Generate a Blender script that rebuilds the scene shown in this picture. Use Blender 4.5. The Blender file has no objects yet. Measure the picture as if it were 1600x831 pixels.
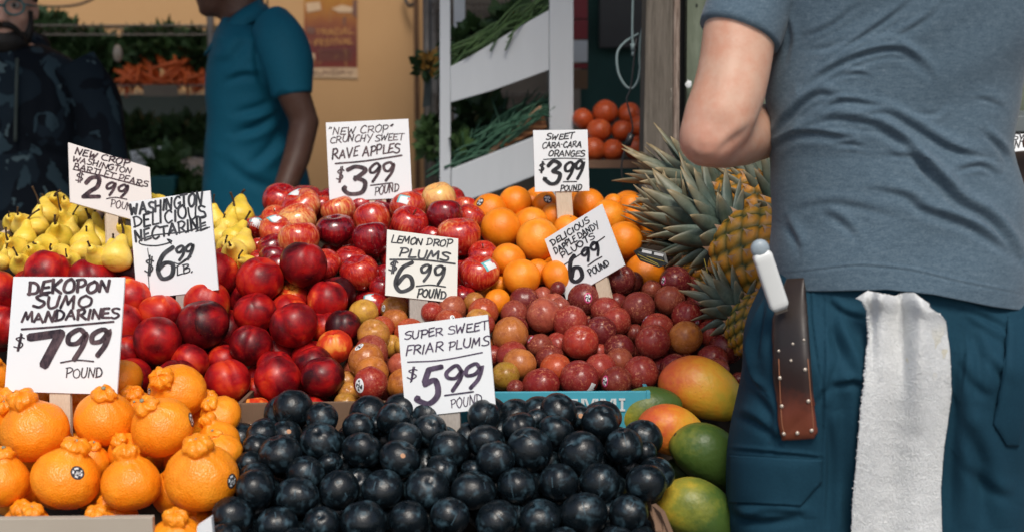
import bpy, bmesh, math, random
import numpy as np
from mathutils import Vector, Matrix, noise as mnoise
from mathutils.bvhtree import BVHTree

random.seed(7)
rng = np.random.default_rng(11)
scene = bpy.context.scene
COL = scene.collection
R = math.radians

# ------------------------------------------------------------ camera
FPX = 2222.2                       # focal length in pixels of the 1600 px wide photograph
PITCH = R(8.08)
CAMZ = 1.28
cam_d = bpy.data.cameras.new('camera'); cam = bpy.data.objects.new('camera', cam_d); COL.objects.link(cam)
cam.location = (0, 0, CAMZ); cam.rotation_euler = (math.pi/2 - PITCH, 0, 0)
cam_d.lens = 50; cam_d.sensor_width = 36; cam_d.clip_end = 500; cam_d.clip_start = 0.05
cam_d.dof.use_dof = True; cam_d.dof.focus_distance = 2.2; cam_d.dof.aperture_fstop = 4.2
scene.camera = cam
# ------------------------------------------------------------ light
SUN_EL, SUN_DIR = R(52), (0.10, -0.99)
w = bpy.data.worlds.new('World'); scene.world = w; w.use_nodes = True
nt = w.node_tree; bg = nt.nodes['Background']
sky = nt.nodes.new('ShaderNodeTexSky'); sky.sky_type = 'NISHITA'; sky.sun_disc = False
sky.sun_elevation = SUN_EL; sky.sun_rotation = math.atan2(SUN_DIR[0], SUN_DIR[1])
sky.air_density = 1.0; sky.dust_density = 3.0; sky.ozone_density = 0.6
nt.links.new(sky.outputs[0], bg.inputs[0]); bg.inputs[1].default_value = 0.13
sd = bpy.data.lights.new('sun', 'SUN'); sun = bpy.data.objects.new('sun', sd); COL.objects.link(sun)
sd.energy = 2.5; sd.angle = R(19); sd.color = (1.0, 0.95, 0.87)
n_ = math.hypot(*SUN_DIR)
sv = Vector((SUN_DIR[0]/n_*math.cos(SUN_EL), SUN_DIR[1]/n_*math.cos(SUN_EL), math.sin(SUN_EL)))
sun.rotation_euler = sv.to_track_quat('Z', 'Y').to_euler()
scene.view_settings.view_transform = 'Standard'; scene.view_settings.look = 'None'
scene.view_settings.gamma = 1; scene.view_settings.use_curve_mapping = False
scene.view_settings.exposure = 0.0
scene.cycles.use_denoising = True
scene.cycles.max_bounces = 8; scene.cycles.diffuse_bounces = 4

# ------------------------------------------------------------ geometry of the view (pixel of the photograph -> point at depth Y)
cp, sp = math.cos(PITCH), math.sin(PITCH)
def ray(px, py):
    cx, cy = (px-800)/FPX, -(py-415.5)/FPX
    return Vector((cx, cp + sp*cy, -sp + cp*cy))
def at(px, py, Y):
    d = ray(px, py)
    return Vector((0, 0, CAMZ)) + d*(Y/d.y)
def topx(p):
    x, y, z = p[0], p[1], p[2]-CAMZ
    zc = y*cp - z*sp; yc = y*sp + z*cp
    return 800 + FPX*x/zc, 415.5 - FPX*yc/zc

# ------------------------------------------------------------ object helpers
def link(o, parent=None):
    COL.objects.link(o)
    if parent is not None: o.parent = parent
    return o
def mesh(name, verts, faces, mats=(), smooth=True, mi=None):
    me = bpy.data.meshes.new(name)
    me.from_pydata([tuple(v) for v in verts], [], [tuple(int(i) for i in f) for f in faces])
    for m in (mats if isinstance(mats, (list, tuple)) else [mats]): me.materials.append(m)
    if smooth: me.polygons.foreach_set('use_smooth', [True]*len(me.polygons))
    if mi is not None: me.polygons.foreach_set('material_index', [int(i) for i in mi])
    me.update()
    return me
def ob(name, me, parent=None): return link(bpy.data.objects.new(name, me), parent)
def tag(o, label=None, cat=None, group=None, kind=None):
    if label: o['label'] = label
    if cat: o['category'] = cat
    if group: o['group'] = group
    if kind: o['kind'] = kind
    return o
def empty(name, loc, label, cat, group=None):
    o = bpy.data.objects.new(name, None); link(o); o.location = loc; o.empty_display_size = .05
    return tag(o, label, cat, group)
class MB:                                # collects shapes, links them as ONE mesh object (world coordinates)
    def __init__(s): s.v = []; s.f = []; s.m = []
    def add(s, V, Fs, mi=0):
        b = len(s.v); s.v += [Vector(v) for v in V]; s.f += [[i+b for i in f] for f in Fs]; s.m += [mi]*len(Fs); return s
    def box(s, c, size, rot=None, mi=0):
        M = rot or Matrix.Identity(3); V = []
        for x in (-.5, .5):
            for y in (-.5, .5):
                for z in (-.5, .5): V.append(Vector(c) + M @ Vector((x*size[0], y*size[1], z*size[2])))
        return s.add(V, [(0,1,3,2),(4,6,7,5),(0,4,5,1),(2,3,7,6),(0,2,6,4),(1,5,7,3)], mi)
    def hexa(s, P, mi=0):                # 4 front points + 4 back points
        return s.add(P, [(0,1,2,3),(7,6,5,4),(0,4,5,1),(1,5,6,2),(2,6,7,3),(3,7,4,0)], mi)
    def tube(s, pts, rad, n=10, mi=0, caps=True, flat=1.0):
        V, Fs = loft_path(pts, rad, n, caps, flat); return s.add(V, Fs, mi)
    def prism(s, poly, off, mi=0):       # planar polygon of points extruded by vector off
        n = len(poly); V = [Vector(p) for p in poly] + [Vector(p)+off for p in poly]
        Fs = [list(range(n)), list(range(2*n-1, n-1, -1))] + [(i, i+n, (i+1) % n+n, (i+1) % n) for i in range(n)]
        return s.add(V, Fs, mi)
    def build(s, name, mats, parent=None, smooth=False, bevel=0):
        me = mesh(name, s.v, s.f, mats, smooth, s.m)
        bm = bmesh.new(); bm.from_mesh(me); bmesh.ops.recalc_face_normals(bm, faces=bm.faces); bm.to_mesh(me); bm.free()
        o = ob(name, me)
        if parent is not None:
            if parent.type == 'EMPTY': me.transform(Matrix.Translation(-parent.location))
            o.parent = parent
        if bevel:
            b = o.modifiers.new('bevel', 'BEVEL'); b.width = bevel; b.segments = 2; b.limit_method = 'ANGLE'
        return o
def loft_path(pts, rad, n=12, caps=True, flat=1.0):
    P = [Vector(p) for p in pts]; V = []; Fs = []
    up = None
    for i, p in enumerate(P):
        t = (P[min(i+1, len(P)-1)] - P[max(i-1, 0)]).normalized()
        if up is None:
            up = Vector((0, 0, 1)) if abs(t.z) < .9 else Vector((0, 1, 0))
        u = (up - t*up.dot(t)).normalized(); v = t.cross(u); up = u
        r = rad[i] if isinstance(rad, (list, tuple)) else rad
        ra, rb = r if isinstance(r, (list, tuple)) else (r, r*flat)
        for k in range(n):
            a = 2*math.pi*k/n; V.append(p + u*(rb*math.sin(a)) + v*(ra*math.cos(a)))
    for i in range(len(P)-1):
        for k in range(n):
            Fs.append((i*n+k, i*n+(k+1) % n, (i+1)*n+(k+1) % n, (i+1)*n+k))
    if caps: Fs += [list(range(n-1, -1, -1)), list(range((len(P)-1)*n, len(P)*n))]
    return V, Fs
def catmull(P, k=8, closed=False):
    P = [Vector(p) for p in P]; out = []
    if len(P) < 3: return P
    for i in range(len(P)-1):
        a = P[i-1] if i else P[0]*2-P[1]; b, c = P[i], P[i+1]; d = P[i+2] if i+2 < len(P) else P[-1]*2-P[-2]
        for j in range(k):
            t = j/k; out.append(.5*((2*b)+(c-a)*t+(2*a-5*b+4*c-d)*t*t+(3*b-a-3*c+d)*t**3))
    return out+[P[-1]]
def grid_sphere(nu, nv, fn):             # fn(theta from the top, phi) -> point ; poles closed
    V = [fn(1e-4, 0)]; Fs = []
    for j in range(1, nv):
        for i in range(nu): V.append(fn(math.pi*j/nv, 2*math.pi*i/nu))
    V.append(fn(math.pi-1e-4, 0)); L = len(V)-1
    for i in range(nu): Fs.append((0, 1+i, 1+(i+1) % nu))
    for j in range(nv-2):
        for i in range(nu):
            a = 1+j*nu; Fs.append((a+i, a+nu+i, a+nu+(i+1) % nu, a+(i+1) % nu))
    a = 1+(nv-2)*nu
    for i in range(nu): Fs.append((a+i, L, a+(i+1) % nu))
    return V, Fs
def ellipsoid(c, r, rot=None, nu=20, nv=14):
    M = rot or Matrix.Identity(3); c = Vector(c)
    return grid_sphere(nu, nv, lambda t, p: c + M @ Vector((r[0]*math.sin(t)*math.cos(p), r[1]*math.sin(t)*math.sin(p), r[2]*math.cos(t))))
def remesh(parts, voxel, smooth=6, factor=.5, sub=0):   # union of closed shapes as one continuous surface
    m = MB()
    for V, Fs in parts: m.add(V, Fs)
    me = mesh('tmp', m.v, m.f); bm = bmesh.new(); bm.from_mesh(me); bmesh.ops.recalc_face_normals(bm, faces=bm.faces); bm.to_mesh(me); bm.free()
    o = ob('tmp', me)
    r = o.modifiers.new('r', 'REMESH'); r.mode = 'VOXEL'; r.voxel_size = voxel
    if smooth:
        s = o.modifiers.new('s', 'SMOOTH'); s.iterations = smooth; s.factor = factor
    if sub: o.modifiers.new('sub', 'SUBSURF').levels = sub
    dg = bpy.context.evaluated_depsgraph_get(); dg.update()
    out = bpy.data.meshes.new_from_object(o.evaluated_get(dg))
    bpy.data.objects.remove(o); bpy.data.meshes.remove(me)
    out.polygons.foreach_set('use_smooth', [True]*len(out.polygons)); out.materials.clear()
    return out
def set_co(me, co): me.vertices.foreach_set('co', np.asarray(co, np.float32).ravel()); me.update()
def get_co(me):
    a = np.empty(len(me.vertices)*3, np.float32); me.vertices.foreach_get('co', a); return a.reshape(-1, 3).astype(float)
def get_no(me):
    a = np.empty(len(me.vertices)*3, np.float32); me.vertex_normals.foreach_get('vector', a); return a.reshape(-1, 3).astype(float)
def topx_np(P):
    x, y, z = P[:, 0], P[:, 1], P[:, 2]-CAMZ
    zc = y*cp - z*sp; yc = y*sp + z*cp
    return np.stack([800+FPX*x/zc, 415.5-FPX*yc/zc], 1)
def nz(p, s, seed=0.): return mnoise.noise(Vector((p[0]*s+seed, p[1]*s+seed*1.7, p[2]*s-seed)))

# ------------------------------------------------------------ materials
class NM:
    def __init__(s, name, rough=.5, spec=.5, col=(.5, .5, .5)):
        s.m = bpy.data.materials.new(name); s.m.use_nodes = True; s.t = s.m.node_tree
        s.b = s.t.nodes['Principled BSDF']; s.set('Roughness', rough); s.set('Specular IOR Level', spec); s.set('Base Color', (*col, 1))
        s._c = {}
    def set(s, k, v):
        i = s.b.inputs[k]
        if hasattr(v, 'is_linked'): s.t.links.new(v, i)
        else: i.default_value = v
        return s
    def n(s, typ, **kw):
        x = s.t.nodes.new(typ)
        for k, v in kw.items(): setattr(x, k, v)
        return x
    def inp(s, node, key, v):
        i = node.inputs[key]
        if hasattr(v, 'is_linked'): s.t.links.new(v, i)
        else: i.default_value = v
    def coord(s, which='Object'):
        if 'tc' not in s._c: s._c['tc'] = s.n('ShaderNodeTexCoord')
        return s._c['tc'].outputs[which]
    def info(s, out='Random'):
        if 'oi' not in s._c: s._c['oi'] = s.n('ShaderNodeObjectInfo')
        return s._c['oi'].outputs[out]
    def rcoord(s, scale=(1, 1, 1)):      # object coordinates shifted per object
        v = s.n('ShaderNodeVectorMath', operation='MULTIPLY_ADD')
        c = s.n('ShaderNodeCombineXYZ'); mul = s.math('MULTIPLY', s.info(), 37.0)
        for k in range(3): s.t.links.new(mul, c.inputs[k])
        s.inp(v, 0, s.coord()); v.inputs[1].default_value = scale; s.inp(v, 2, c.outputs[0]); return v.outputs[0]
    def scaled(s, vec, scale):
        v = s.n('ShaderNodeVectorMath', operation='MULTIPLY'); s.inp(v, 0, vec); v.inputs[1].default_value = scale; return v.outputs[0]
    def noise(s, scale, detail=3, vec=None, rough=.5, dist=0., out='Fac'):
        x = s.n('ShaderNodeTexNoise'); s.inp(x, 'Vector', vec if vec is not None else s.coord())
        x.inputs['Scale'].default_value = scale; x.inputs['Detail'].default_value = detail
        x.inputs['Roughness'].default_value = rough; x.inputs['Distortion'].default_value = dist; return x.outputs[out]
    def voro(s, scale, vec=None, feature='F1', out='Distance', rand=1.):
        x = s.n('ShaderNodeTexVoronoi', feature=feature); s.inp(x, 'Vector', vec if vec is not None else s.coord())
        x.inputs['Scale'].default_value = scale; x.inputs['Randomness'].default_value = rand; return x.outputs[out]
    def math(s, op, a, b=None, c=None):
        x = s.n('ShaderNodeMath', operation=op); s.inp(x, 0, a)
        if b is not None: s.inp(x, 1, b)
        if c is not None: s.inp(x, 2, c)
        return x.outputs[0]
    def ramp(s, fac, stops, interp='LINEAR'):
        x = s.n('ShaderNodeValToRGB'); s.inp(x, 0, fac); r = x.color_ramp; r.interpolation = interp
        while len(r.elements) < len(stops): r.elements.new(.5)
        for e, (p, c) in zip(r.elements, stops):
            e.position = p; e.color = (*c, 1) if hasattr(c, '__len__') else (c, c, c, 1)
        return x.outputs[0]
    def mix(s, fac, a, b, blend='MIX'):
        x = s.n('ShaderNodeMix', data_type='RGBA', blend_type=blend); s.inp(x, 0, fac)
        s.inp(x, 6, a if hasattr(a, 'is_linked') else (*a, 1)); s.inp(x, 7, b if hasattr(b, 'is_linked') else (*b, 1)); return x.outputs[2]
    def sep(s, vec):
        x = s.n('ShaderNodeSeparateXYZ'); s.inp(x, 0, vec); return x.outputs
    def attr(s, name, out='Fac'):
        x = s.n('ShaderNodeAttribute', attribute_name=name); return x.outputs[out]
    def bump(s, h, strength=.3, dist=.01):
        x = s.n('ShaderNodeBump'); s.inp(x, 'Height', h); x.inputs['Strength'].default_value = strength; x.inputs['Distance'].default_value = dist
        s.set('Normal', x.outputs[0]); return s
    def col(s, c): return s.set('Base Color', c if hasattr(c, 'is_linked') else (*c, 1))
def plain(name, col, rough=.5, spec=.5, var=.25, scale=30, bump=.1, metal=0.):
    k = NM(name, rough, spec); f = k.noise(scale, 4)
    k.col(k.mix(f, tuple(c*(1-var) for c in col), tuple(min(1, c*(1+var)) for c in col)))
    if bump: k.bump(k.noise(scale*4, 3), bump, .002)
    k.set('Metallic', metal); return k.m
M = {}
# ============================================================ materials of the fruit
def tone_mix(k, noise_fac, lo, hi):      # object colour (r) shifts the noise
    r = k.n('ShaderNodeSeparateColor'); k.inp(r, 0, k.info('Color'))
    return k.math('ADD', k.math('MULTIPLY', noise_fac, hi-lo), k.math('ADD', r.outputs[0], lo))
k = NM('nectarine_skin', .33, .32); v = k.rcoord()
f = tone_mix(k, k.noise(1.1, 3, v, .5, .4), -.75, .75)
base = k.ramp(f, [(.08, (.030, .001, .004)), (.33, (.17, .002, .006)), (.56, (.40, .006, .007)), (.80, (.62, .05, .012)), (1., (.82, .28, .045))])
sp_ = k.math('GREATER_THAN', k.noise(24, 4, v, .7), .62)
k.col(k.mix(k.math('MULTIPLY', sp_, .22), base, (.72, .24, .06)))
k.set('Roughness', k.ramp(k.noise(5, 3, v), [(.3, .27), (.7, .46)])); k.set('Subsurface Weight', .06); k.set('Subsurface Scale', .1)
k.bump(k.noise(40, 3, v), .06, .02); M['nectarine'] = k.m

k = NM('apple_skin', .13, .5); v = k.rcoord((5.5, 5.5, .55))
f = tone_mix(k, k.math('ADD', k.math('MULTIPLY', k.noise(1.6, 4, v, .65), .6), k.math('MULTIPLY', k.noise(.9, 2, k.rcoord()), .5)), -.85, .75)
base = k.ramp(f, [(.05, (.07, .002, .007)), (.35, (.27, .004, .009)), (.56, (.50, .022, .012)), (.70, (.60, .10, .035)), (.84, (.74, .30, .10)), (1., (.84, .50, .16))])
dots = k.math('LESS_THAN', k.voro(13, k.rcoord()), .13)
base = k.mix(k.math('MULTIPLY', dots, .35), base, (.78, .45, .25)); k.col(base)
k.set('Coat Weight', .5); k.set('Coat Roughness', .06); k.set('Roughness', .24)
k.bump(k.noise(4, 3, k.rcoord()), .05, .05); M['apple'] = k.m

def citrus(name, a, b, scale, strength, dist):
    k = NM(name, .36, .45); v = k.rcoord()
    f = tone_mix(k, k.noise(1.4, 3, v), -.5, .6)
    k.col(k.ramp(f, [(.1, tuple(c*.82 for c in a)), (.5, a), (.95, b)]))
    h = k.math('ADD', k.voro(scale, v, 'SMOOTH_F1'), k.math('MULTIPLY', k.noise(scale*.25, 3, v), .8))
    k.bump(h, strength, dist); k.set('Subsurface Weight', .08); k.set('Subsurface Scale', .08); k.set('Subsurface Radius', (1, .35, .08)); return k.m
M['orange'] = citrus('orange_peel', (.86, .235, .008), (.94, .35, .025), 26, .14, .03)
M['mandarin'] = citrus('mandarin_peel', (.90, .262, .007), (.95, .35, .018), 22, .18, .035)
M['grapefruit'] = citrus('grapefruit_peel', (.46, .07, .015), (.56, .12, .03), 26, .12, .03)

k = NM('black_plum_skin', .3, .40); v = k.rcoord()
n1 = k.noise(2.0, 5, v, .52, .25)
bl = k.ramp(n1, [(.52, 0.), (.62, .30), (.76, .9)])
st = k.sep(k.coord())                     # bloom left along the suture
line = k.math('MULTIPLY', k.math('LESS_THAN', k.math('ABSOLUTE', k.math('ADD', st[1], k.math('MULTIPLY', k.math('SUBTRACT', n1, .5), .05))), .026), k.math('GREATER_THAN', st[0], .0))
line = k.math('MULTIPLY', line, k.math('GREATER_THAN', k.noise(1.9, 3, k.rcoord()), .57))
bl = k.math('MAXIMUM', bl, k.math('MULTIPLY', line, .6))
k.col(k.mix(k.math('MULTIPLY', bl, .42), k.ramp(k.noise(1.2, 2, v), [(.3, (.0020, .0045, .0065)), (.8, (.006, .0095, .0125))]), (.12, .24, .31)))
k.set('Roughness', k.math('ADD', k.ramp(k.noise(3, 3, v), [(.3, .22), (.7, .40)]), k.math('MULTIPLY', bl, .3))); k.bump(k.noise(9, 4, v), .06, .03); M['plum'] = k.m

k = NM('speckled_plum_skin', .3, .34); v = k.rcoord()
f = k.noise(1.3, 3, v, .55, .3); c0 = k.info('Color')
base = k.mix(f, k.mix(.5, c0, (.12, .004, .012)), k.mix(.18, c0, (.85, .30, .10)))
base = k.mix(k.math('MULTIPLY', k.info(), .62), base, (.10, .004, .012)); base = k.mix(k.ramp(k.noise(2.2, 4, v, .6), [(.45, 0.), (.75, .55)]), base, (.13, .006, .016))
spk = k.math('MAXIMUM', k.ramp(k.noise(6.5, 6, v, .85), [(.53, 0.), (.60, 1.)]), k.math('MULTIPLY', k.math('LESS_THAN', k.voro(13, v), .17), .4))
base = k.mix(k.math('MULTIPLY', spk, k.ramp(k.noise(1.1, 2, k.rcoord((1.2, 1.2, 1.2))), [(.35, .05), (.68, .75)])), base, (.70, .29, .15)); k.col(base)
k.set('Roughness', k.ramp(k.noise(6, 2, v), [(.3, .17), (.7, .36)])); k.bump(k.noise(12, 3, v), .05, .03); M['pluot'] = k.m

k = NM('mango_skin', .42, .4); v = k.rcoord(); s_ = k.sep(k.coord())
f = tone_mix(k, k.math('ADD', k.math('MULTIPLY', k.noise(2.2, 5, v, .65), .62), k.math('MULTIPLY', s_[0], .34)), -.26, .74)
base = k.ramp(f, [(.05, (.58, .10, .03)), (.20, (.68, .21, .022)), (.36, (.68, .34, .03)), (.52, (.50, .35, .035)), (.68, (.22, .23, .03)), (.92, (.055, .105, .02))])
k.col(k.mix(k.math('MULTIPLY', k.math('LESS_THAN', k.voro(11, v), .10), .5), base, (.16, .10, .03)))
k.bump(k.noise(8, 4, v), .08, .03); k.set('Subsurface Weight', .05); k.set('Subsurface Scale', .08); M['mango'] = k.m

k = NM('pear_skin', .4, .45); v = k.rcoord()
base = k.ramp(tone_mix(k, k.noise(1.3, 3, v), -.45, .6), [(.1, (.62, .46, .035)), (.45, (.82, .56, .06)), (.95, (.92, .64, .15))])
sp2 = k.math('LESS_THAN', k.voro(7, v), .085); sp3 = k.math('GREATER_THAN', k.noise(5, 5, v, .75), .68)
k.col(k.mix(k.math('MULTIPLY', sp3, .28), k.mix(k.math('MULTIPLY', sp2, .7), base, (.16, .09, .03)), (.34, .20, .05)))
k.bump(k.noise(9, 4, v), .1, .04); k.set('Subsurface Weight', .06); k.set('Subsurface Scale', .08); M['pear'] = k.m
M['stem'] = plain('stem_bark', (.060, .034, .016), .75, .3, .5, 60, .4)
M['scar'] = plain('stem_scar', (.30, .30, .20), .7, .3, .5, 60, .4)
M['peach_scar'] = plain('plum_scar', (.48, .26, .15), .7, .2, .2, 60, .1)
M['stk_white'] = plain('sticker_paper', (.74, .76, .76), .4, .5, .05, 40, 0)
M['stk_pink'] = plain('sticker_pink', (.62, .07, .20), .4, .5, .05, 40, 0)
M['stk_dark'] = plain('sticker_ink', (.03, .03, .035), .4, .5, .1, 40, 0)
M['stk_teal'] = plain('sticker_teal', (.13, .48, .50), .4, .5, .05, 40, 0)
M['stk_red'] = plain('sticker_red', (.55, .06, .06), .4, .5, .05, 40, 0)

# ============================================================ fruit meshes, unit radius
def fruit_mesh(name, mat_, fn, nu=44, nv=30, seed=0, lump=.03):
    def g(t, p):
        q = Vector(fn(t, p)); d = Vector((math.sin(t)*math.cos(p), math.sin(t)*math.sin(p), math.cos(t)))
        return q*(1 + lump*nz(d, 1.3, seed) + lump*.35*nz(d, 3.1, seed+5))
    V, Fs = grid_sphere(nu, nv, g); return mesh(name, V, Fs, mat_)
def wrap(a): return (a+math.pi) % (2*math.pi)-math.pi
def nect(groove, dimple, sq):
    def fn(t, p):
        s = math.sin(t); r = 1 - groove*math.exp(-(wrap(p)/.17)**2)*s**.6*(1 if t < 2.2 else .4) - dimple*math.exp(-(t/.30)**2)
        r += .05*math.exp(-((t-math.pi)/.35)**2)
        return (r*s*math.cos(p)*1.02, r*s*math.sin(p), r*math.cos(t)*sq)
    return fn
def appl(sq, taper):
    def fn(t, p):
        s = math.sin(t); r = 1 - .34*math.exp(-(t/.36)**2) - .20*math.exp(-((t-math.pi)/.30)**2)
        r *= 1+.018*math.cos(5*p)*(1-math.cos(t))*.5
        w_ = 1 + taper*math.cos(t)
        return (r*s*math.cos(p)*w_, r*s*math.sin(p)*w_, r*math.cos(t)*sq)
    return fn
def orng(sq):
    def fn(t, p):
        s = math.sin(t); r = 1 - .05*math.exp(-(t/.16)**2) - .03*math.exp(-((t-math.pi)/.2)**2)
        return (r*s*math.cos(p), r*s*math.sin(p), r*math.cos(t)*sq)
    return fn
def plm(groove, sq):
    def fn(t, p):
        s = math.sin(t); r = 1 - groove*math.exp(-(wrap(p)/.12)**2)*s - .13*math.exp(-(t/.20)**2)
        return (r*s*math.cos(p), r*s*math.sin(p), r*math.cos(t)*sq)
    return fn
def mandar(neck, seed):
    # profile of body and knobbly neck, then creases running down from the neck
    Z = [1.30*neck, 1.28*neck, 1.18*neck, 1.05*neck, .95, .86, .70, .46, .16, -.14, -.43, -.66, -.80, -.83]
    W = [0.0, .24, .38, .42, .39, .45, .66, .87, .985, .99, .875, .64, .32, .0]
    def fn(t, p):
        x = t/math.pi*13; i = min(int(x), 12); q = x-i
        def cr_(L):
            a, b, c, d_ = L[max(i-1, 0)], L[i], L[i+1], L[min(i+2, 13)]; return .5*(2*b+(c-a)*q+(2*a-5*b+4*c-d_)*q*q+(3*b-a-3*c+d_)*q**3)
        z = cr_(Z); r = max(0, cr_(W))
        kn = max(0, min(1, (z-.8)/.2)); cr = max(0, min(1, (z-.25)/.5))
        d = Vector((math.cos(p), math.sin(p), z))
        r *= 1 + kn*(.025*math.cos(6*p+5*nz(d, 1.2, seed))+.17*nz(d, 1.9, seed)+.10*nz(Vector((d.x*2.2, d.y*2.2, z*4)), 1.6, seed+4)) + cr*(1-kn)*.028*math.cos(8*p+6*nz(d, .9, seed+3)) + .02*nz(d, 5, seed)
        z += kn*.10*nz(d, 1.8, seed+9)
        return (r*math.cos(p), r*math.sin(p), z)
    return fn
def pr(neck, lean):
    Z = [1.74, 1.75, 1.66, 1.45, 1.15, .8, .4, 0., -.4, -.66, -.80, -.84, -.78]
    W = [0.0, .14, .27, .36, .43, .60, .86, 1., .93, .70, .42, .2, .0]
    def fn(t, p):
        x = t/math.pi*12; i = min(int(x), 11); q = x-i
        z = Z[i]+(Z[i+1]-Z[i])*q; r = W[i]+(W[i+1]-W[i])*q
        if z > .2: r *= 1-(1-neck)*min(1, (z-.2)/.6)
        return (r*math.cos(p)+lean*max(0, z)**2, r*math.sin(p), z*.97)
    return fn
def mngo(t, p):
    x, y, z = math.cos(t), math.sin(t)*math.cos(p), math.sin(t)*math.sin(p)
    w_ = 1-.16*x                                        # fuller at one end
    return (x+.0, y*.60*w_, z*.65*w_ - .13*x*x + .05)
KM = {
 'nectarine': [fruit_mesh('nectarine', M['nectarine'], nect(g, d, s), seed=i*3.1) for i, (g, d, s) in enumerate([(.085, .24, .95), (.06, .20, .98), (.10, .28, .92), (.07, .22, 1.0)])],
 'apple': [fruit_mesh('apple', M['apple'], appl(s, t), seed=i*2.7+1, lump=.035) for i, (s, t) in enumerate([(.94, .08), (.90, .11), (.98, .06)])],
 'orange': [fruit_mesh('orange', M['orange'], orng(s), seed=i*1.9+2, lump=.03) for i, s in enumerate([.97, .94, 1.0])],
 'grapefruit': [fruit_mesh('grapefruit', M['grapefruit'], orng(s), seed=i+2, lump=.03) for i, s in enumerate([.93, .97])],
 'friar_plum': [fruit_mesh('friar_plum', M['plum'], plm(g, s), seed=i*2.3+4, lump=.03) for i, (g, s) in enumerate([(.05, .90), (.035, .94), (.06, .88), (.03, .97)])],
 'pluot': [fruit_mesh('pluot', M['pluot'], plm(g, s), seed=i*1.3+6, lump=.035) for i, (g, s) in enumerate([(.045, .98), (.03, .95), (.05, 1.0), (.04, .92)])],
 'mandarin': [fruit_mesh('mandarin', M['mandarin'], mandar(nk, i*4.2), 64, 52, i*2.+8, .03) for i, nk in enumerate([1.0, 1.06, .95])],
 'pear': [fruit_mesh('pear', M['pear'], pr(nk, l), 36, 36, i*2.+9, .045) for i, (nk, l) in enumerate([(.95, .05), (1.08, -.04), (.85, .09)])],
 'mango': [fruit_mesh('mango', M['mango'], mngo, 40, 36, i*2.+3, .025) for i in range(2)],
}
KM['lemon_plum'] = KM['pluot']
BVH = {}
def bvh_of(me):
    if me.name not in BVH: BVH[me.name] = BVHTree.FromPolygons([v.co.copy() for v in me.vertices], [tuple(p.vertices) for p in me.polygons])
    return BVH[me.name]
def decal(o, px, py, sz, mats, fmat, name='sticker', aspect=1.0, square=False, roll=0., lift=.012):
    """A small sticker lying on the surface of o where the photograph shows it."""
    mw = Matrix.LocRotScale(o.location, o.rotation_euler.to_quaternion(), o.scale); inv = mw.inverted()
    c = Vector((0, 0, CAMZ)); d = ray(px, py)
    lo = inv @ c; ld = (inv.to_3x3() @ d).normalized(); b = bvh_of(o.data)
    h, nrm, _, _ = b.ray_cast(lo, ld)
    if h is None: h, nrm, _, _ = b.find_nearest(lo + ld*(-lo).dot(ld))
    nrm = h.normalized()*.4 + nrm*.6; nrm.normalize()
    upw = inv.to_3x3() @ Vector((math.sin(roll), 0, math.cos(roll)))
    v = (upw-nrm*upw.dot(nrm)).normalized(); u = v.cross(nrm)
    V = []; Fs = []; mi = []
    s = sz/o.scale[0]
    if square:
        n = 6
        for j in range(n+1):
            for i in range(n+1): V.append(((i/n-.5)*2*s*aspect, (j/n-.5)*2*s))
        for j in range(n):
            for i in range(n): Fs.append((j*(n+1)+i, j*(n+1)+i+1, (j+1)*(n+1)+i+1, (j+1)*(n+1)+i)); mi.append(fmat(i/(n-1), j/(n-1)))
    else:
        nr, na = 4, 18; V.append((0, 0))
        for j in range(1, nr+1):
            for i in range(na): V.append((s*aspect*j/nr*math.cos(2*math.pi*i/na), s*j/nr*math.sin(2*math.pi*i/na)))
        for i in range(na): Fs.append((0, 1+i, 1+(i+1) % na)); mi.append(fmat(.1, i))
        for j in range(nr-1):
            for i in range(na): a = 1+j*na; Fs.append((a+i, a+na+i, a+na+(i+1) % na, a+(i+1) % na)); mi.append(fmat((j+1.5)/nr, i))
    W = []
    for x, y in V:
        q = h + u*x + v*y + nrm*.5
        hh, _, _, _ = b.ray_cast(q, -nrm)
        W.append((hh if hh is not None else h+u*x+v*y) + nrm*lift)
    return ob(name, mesh(name, W, Fs, mats, True, mi), o)
def stk_oval(ring):                        # coloured rim, white middle, print
    return lambda r, i: 1 if r > .8 else (2 if (hash((int(r*4), i)) % 5 < 2 and r < .7) else 0)
def stk_tag(i, j): return 1 if (i < .12 or j > .8) else (2 if (.3 < i < .75 and .25 < j < .6 and int(i*10+j*7) % 2) else (3 if i > .9 and j > .4 else 0))

ORD = ['zeroth', 'first', 'second', 'third', 'fourth', 'fifth', 'sixth', 'seventh', 'eighth', 'ninth', 'tenth', 'eleventh', 'twelfth', 'thirteenth', 'fourteenth', 'fifteenth', 'sixteenth', 'seventeenth', 'eighteenth', 'nineteenth', 'twentieth']
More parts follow.
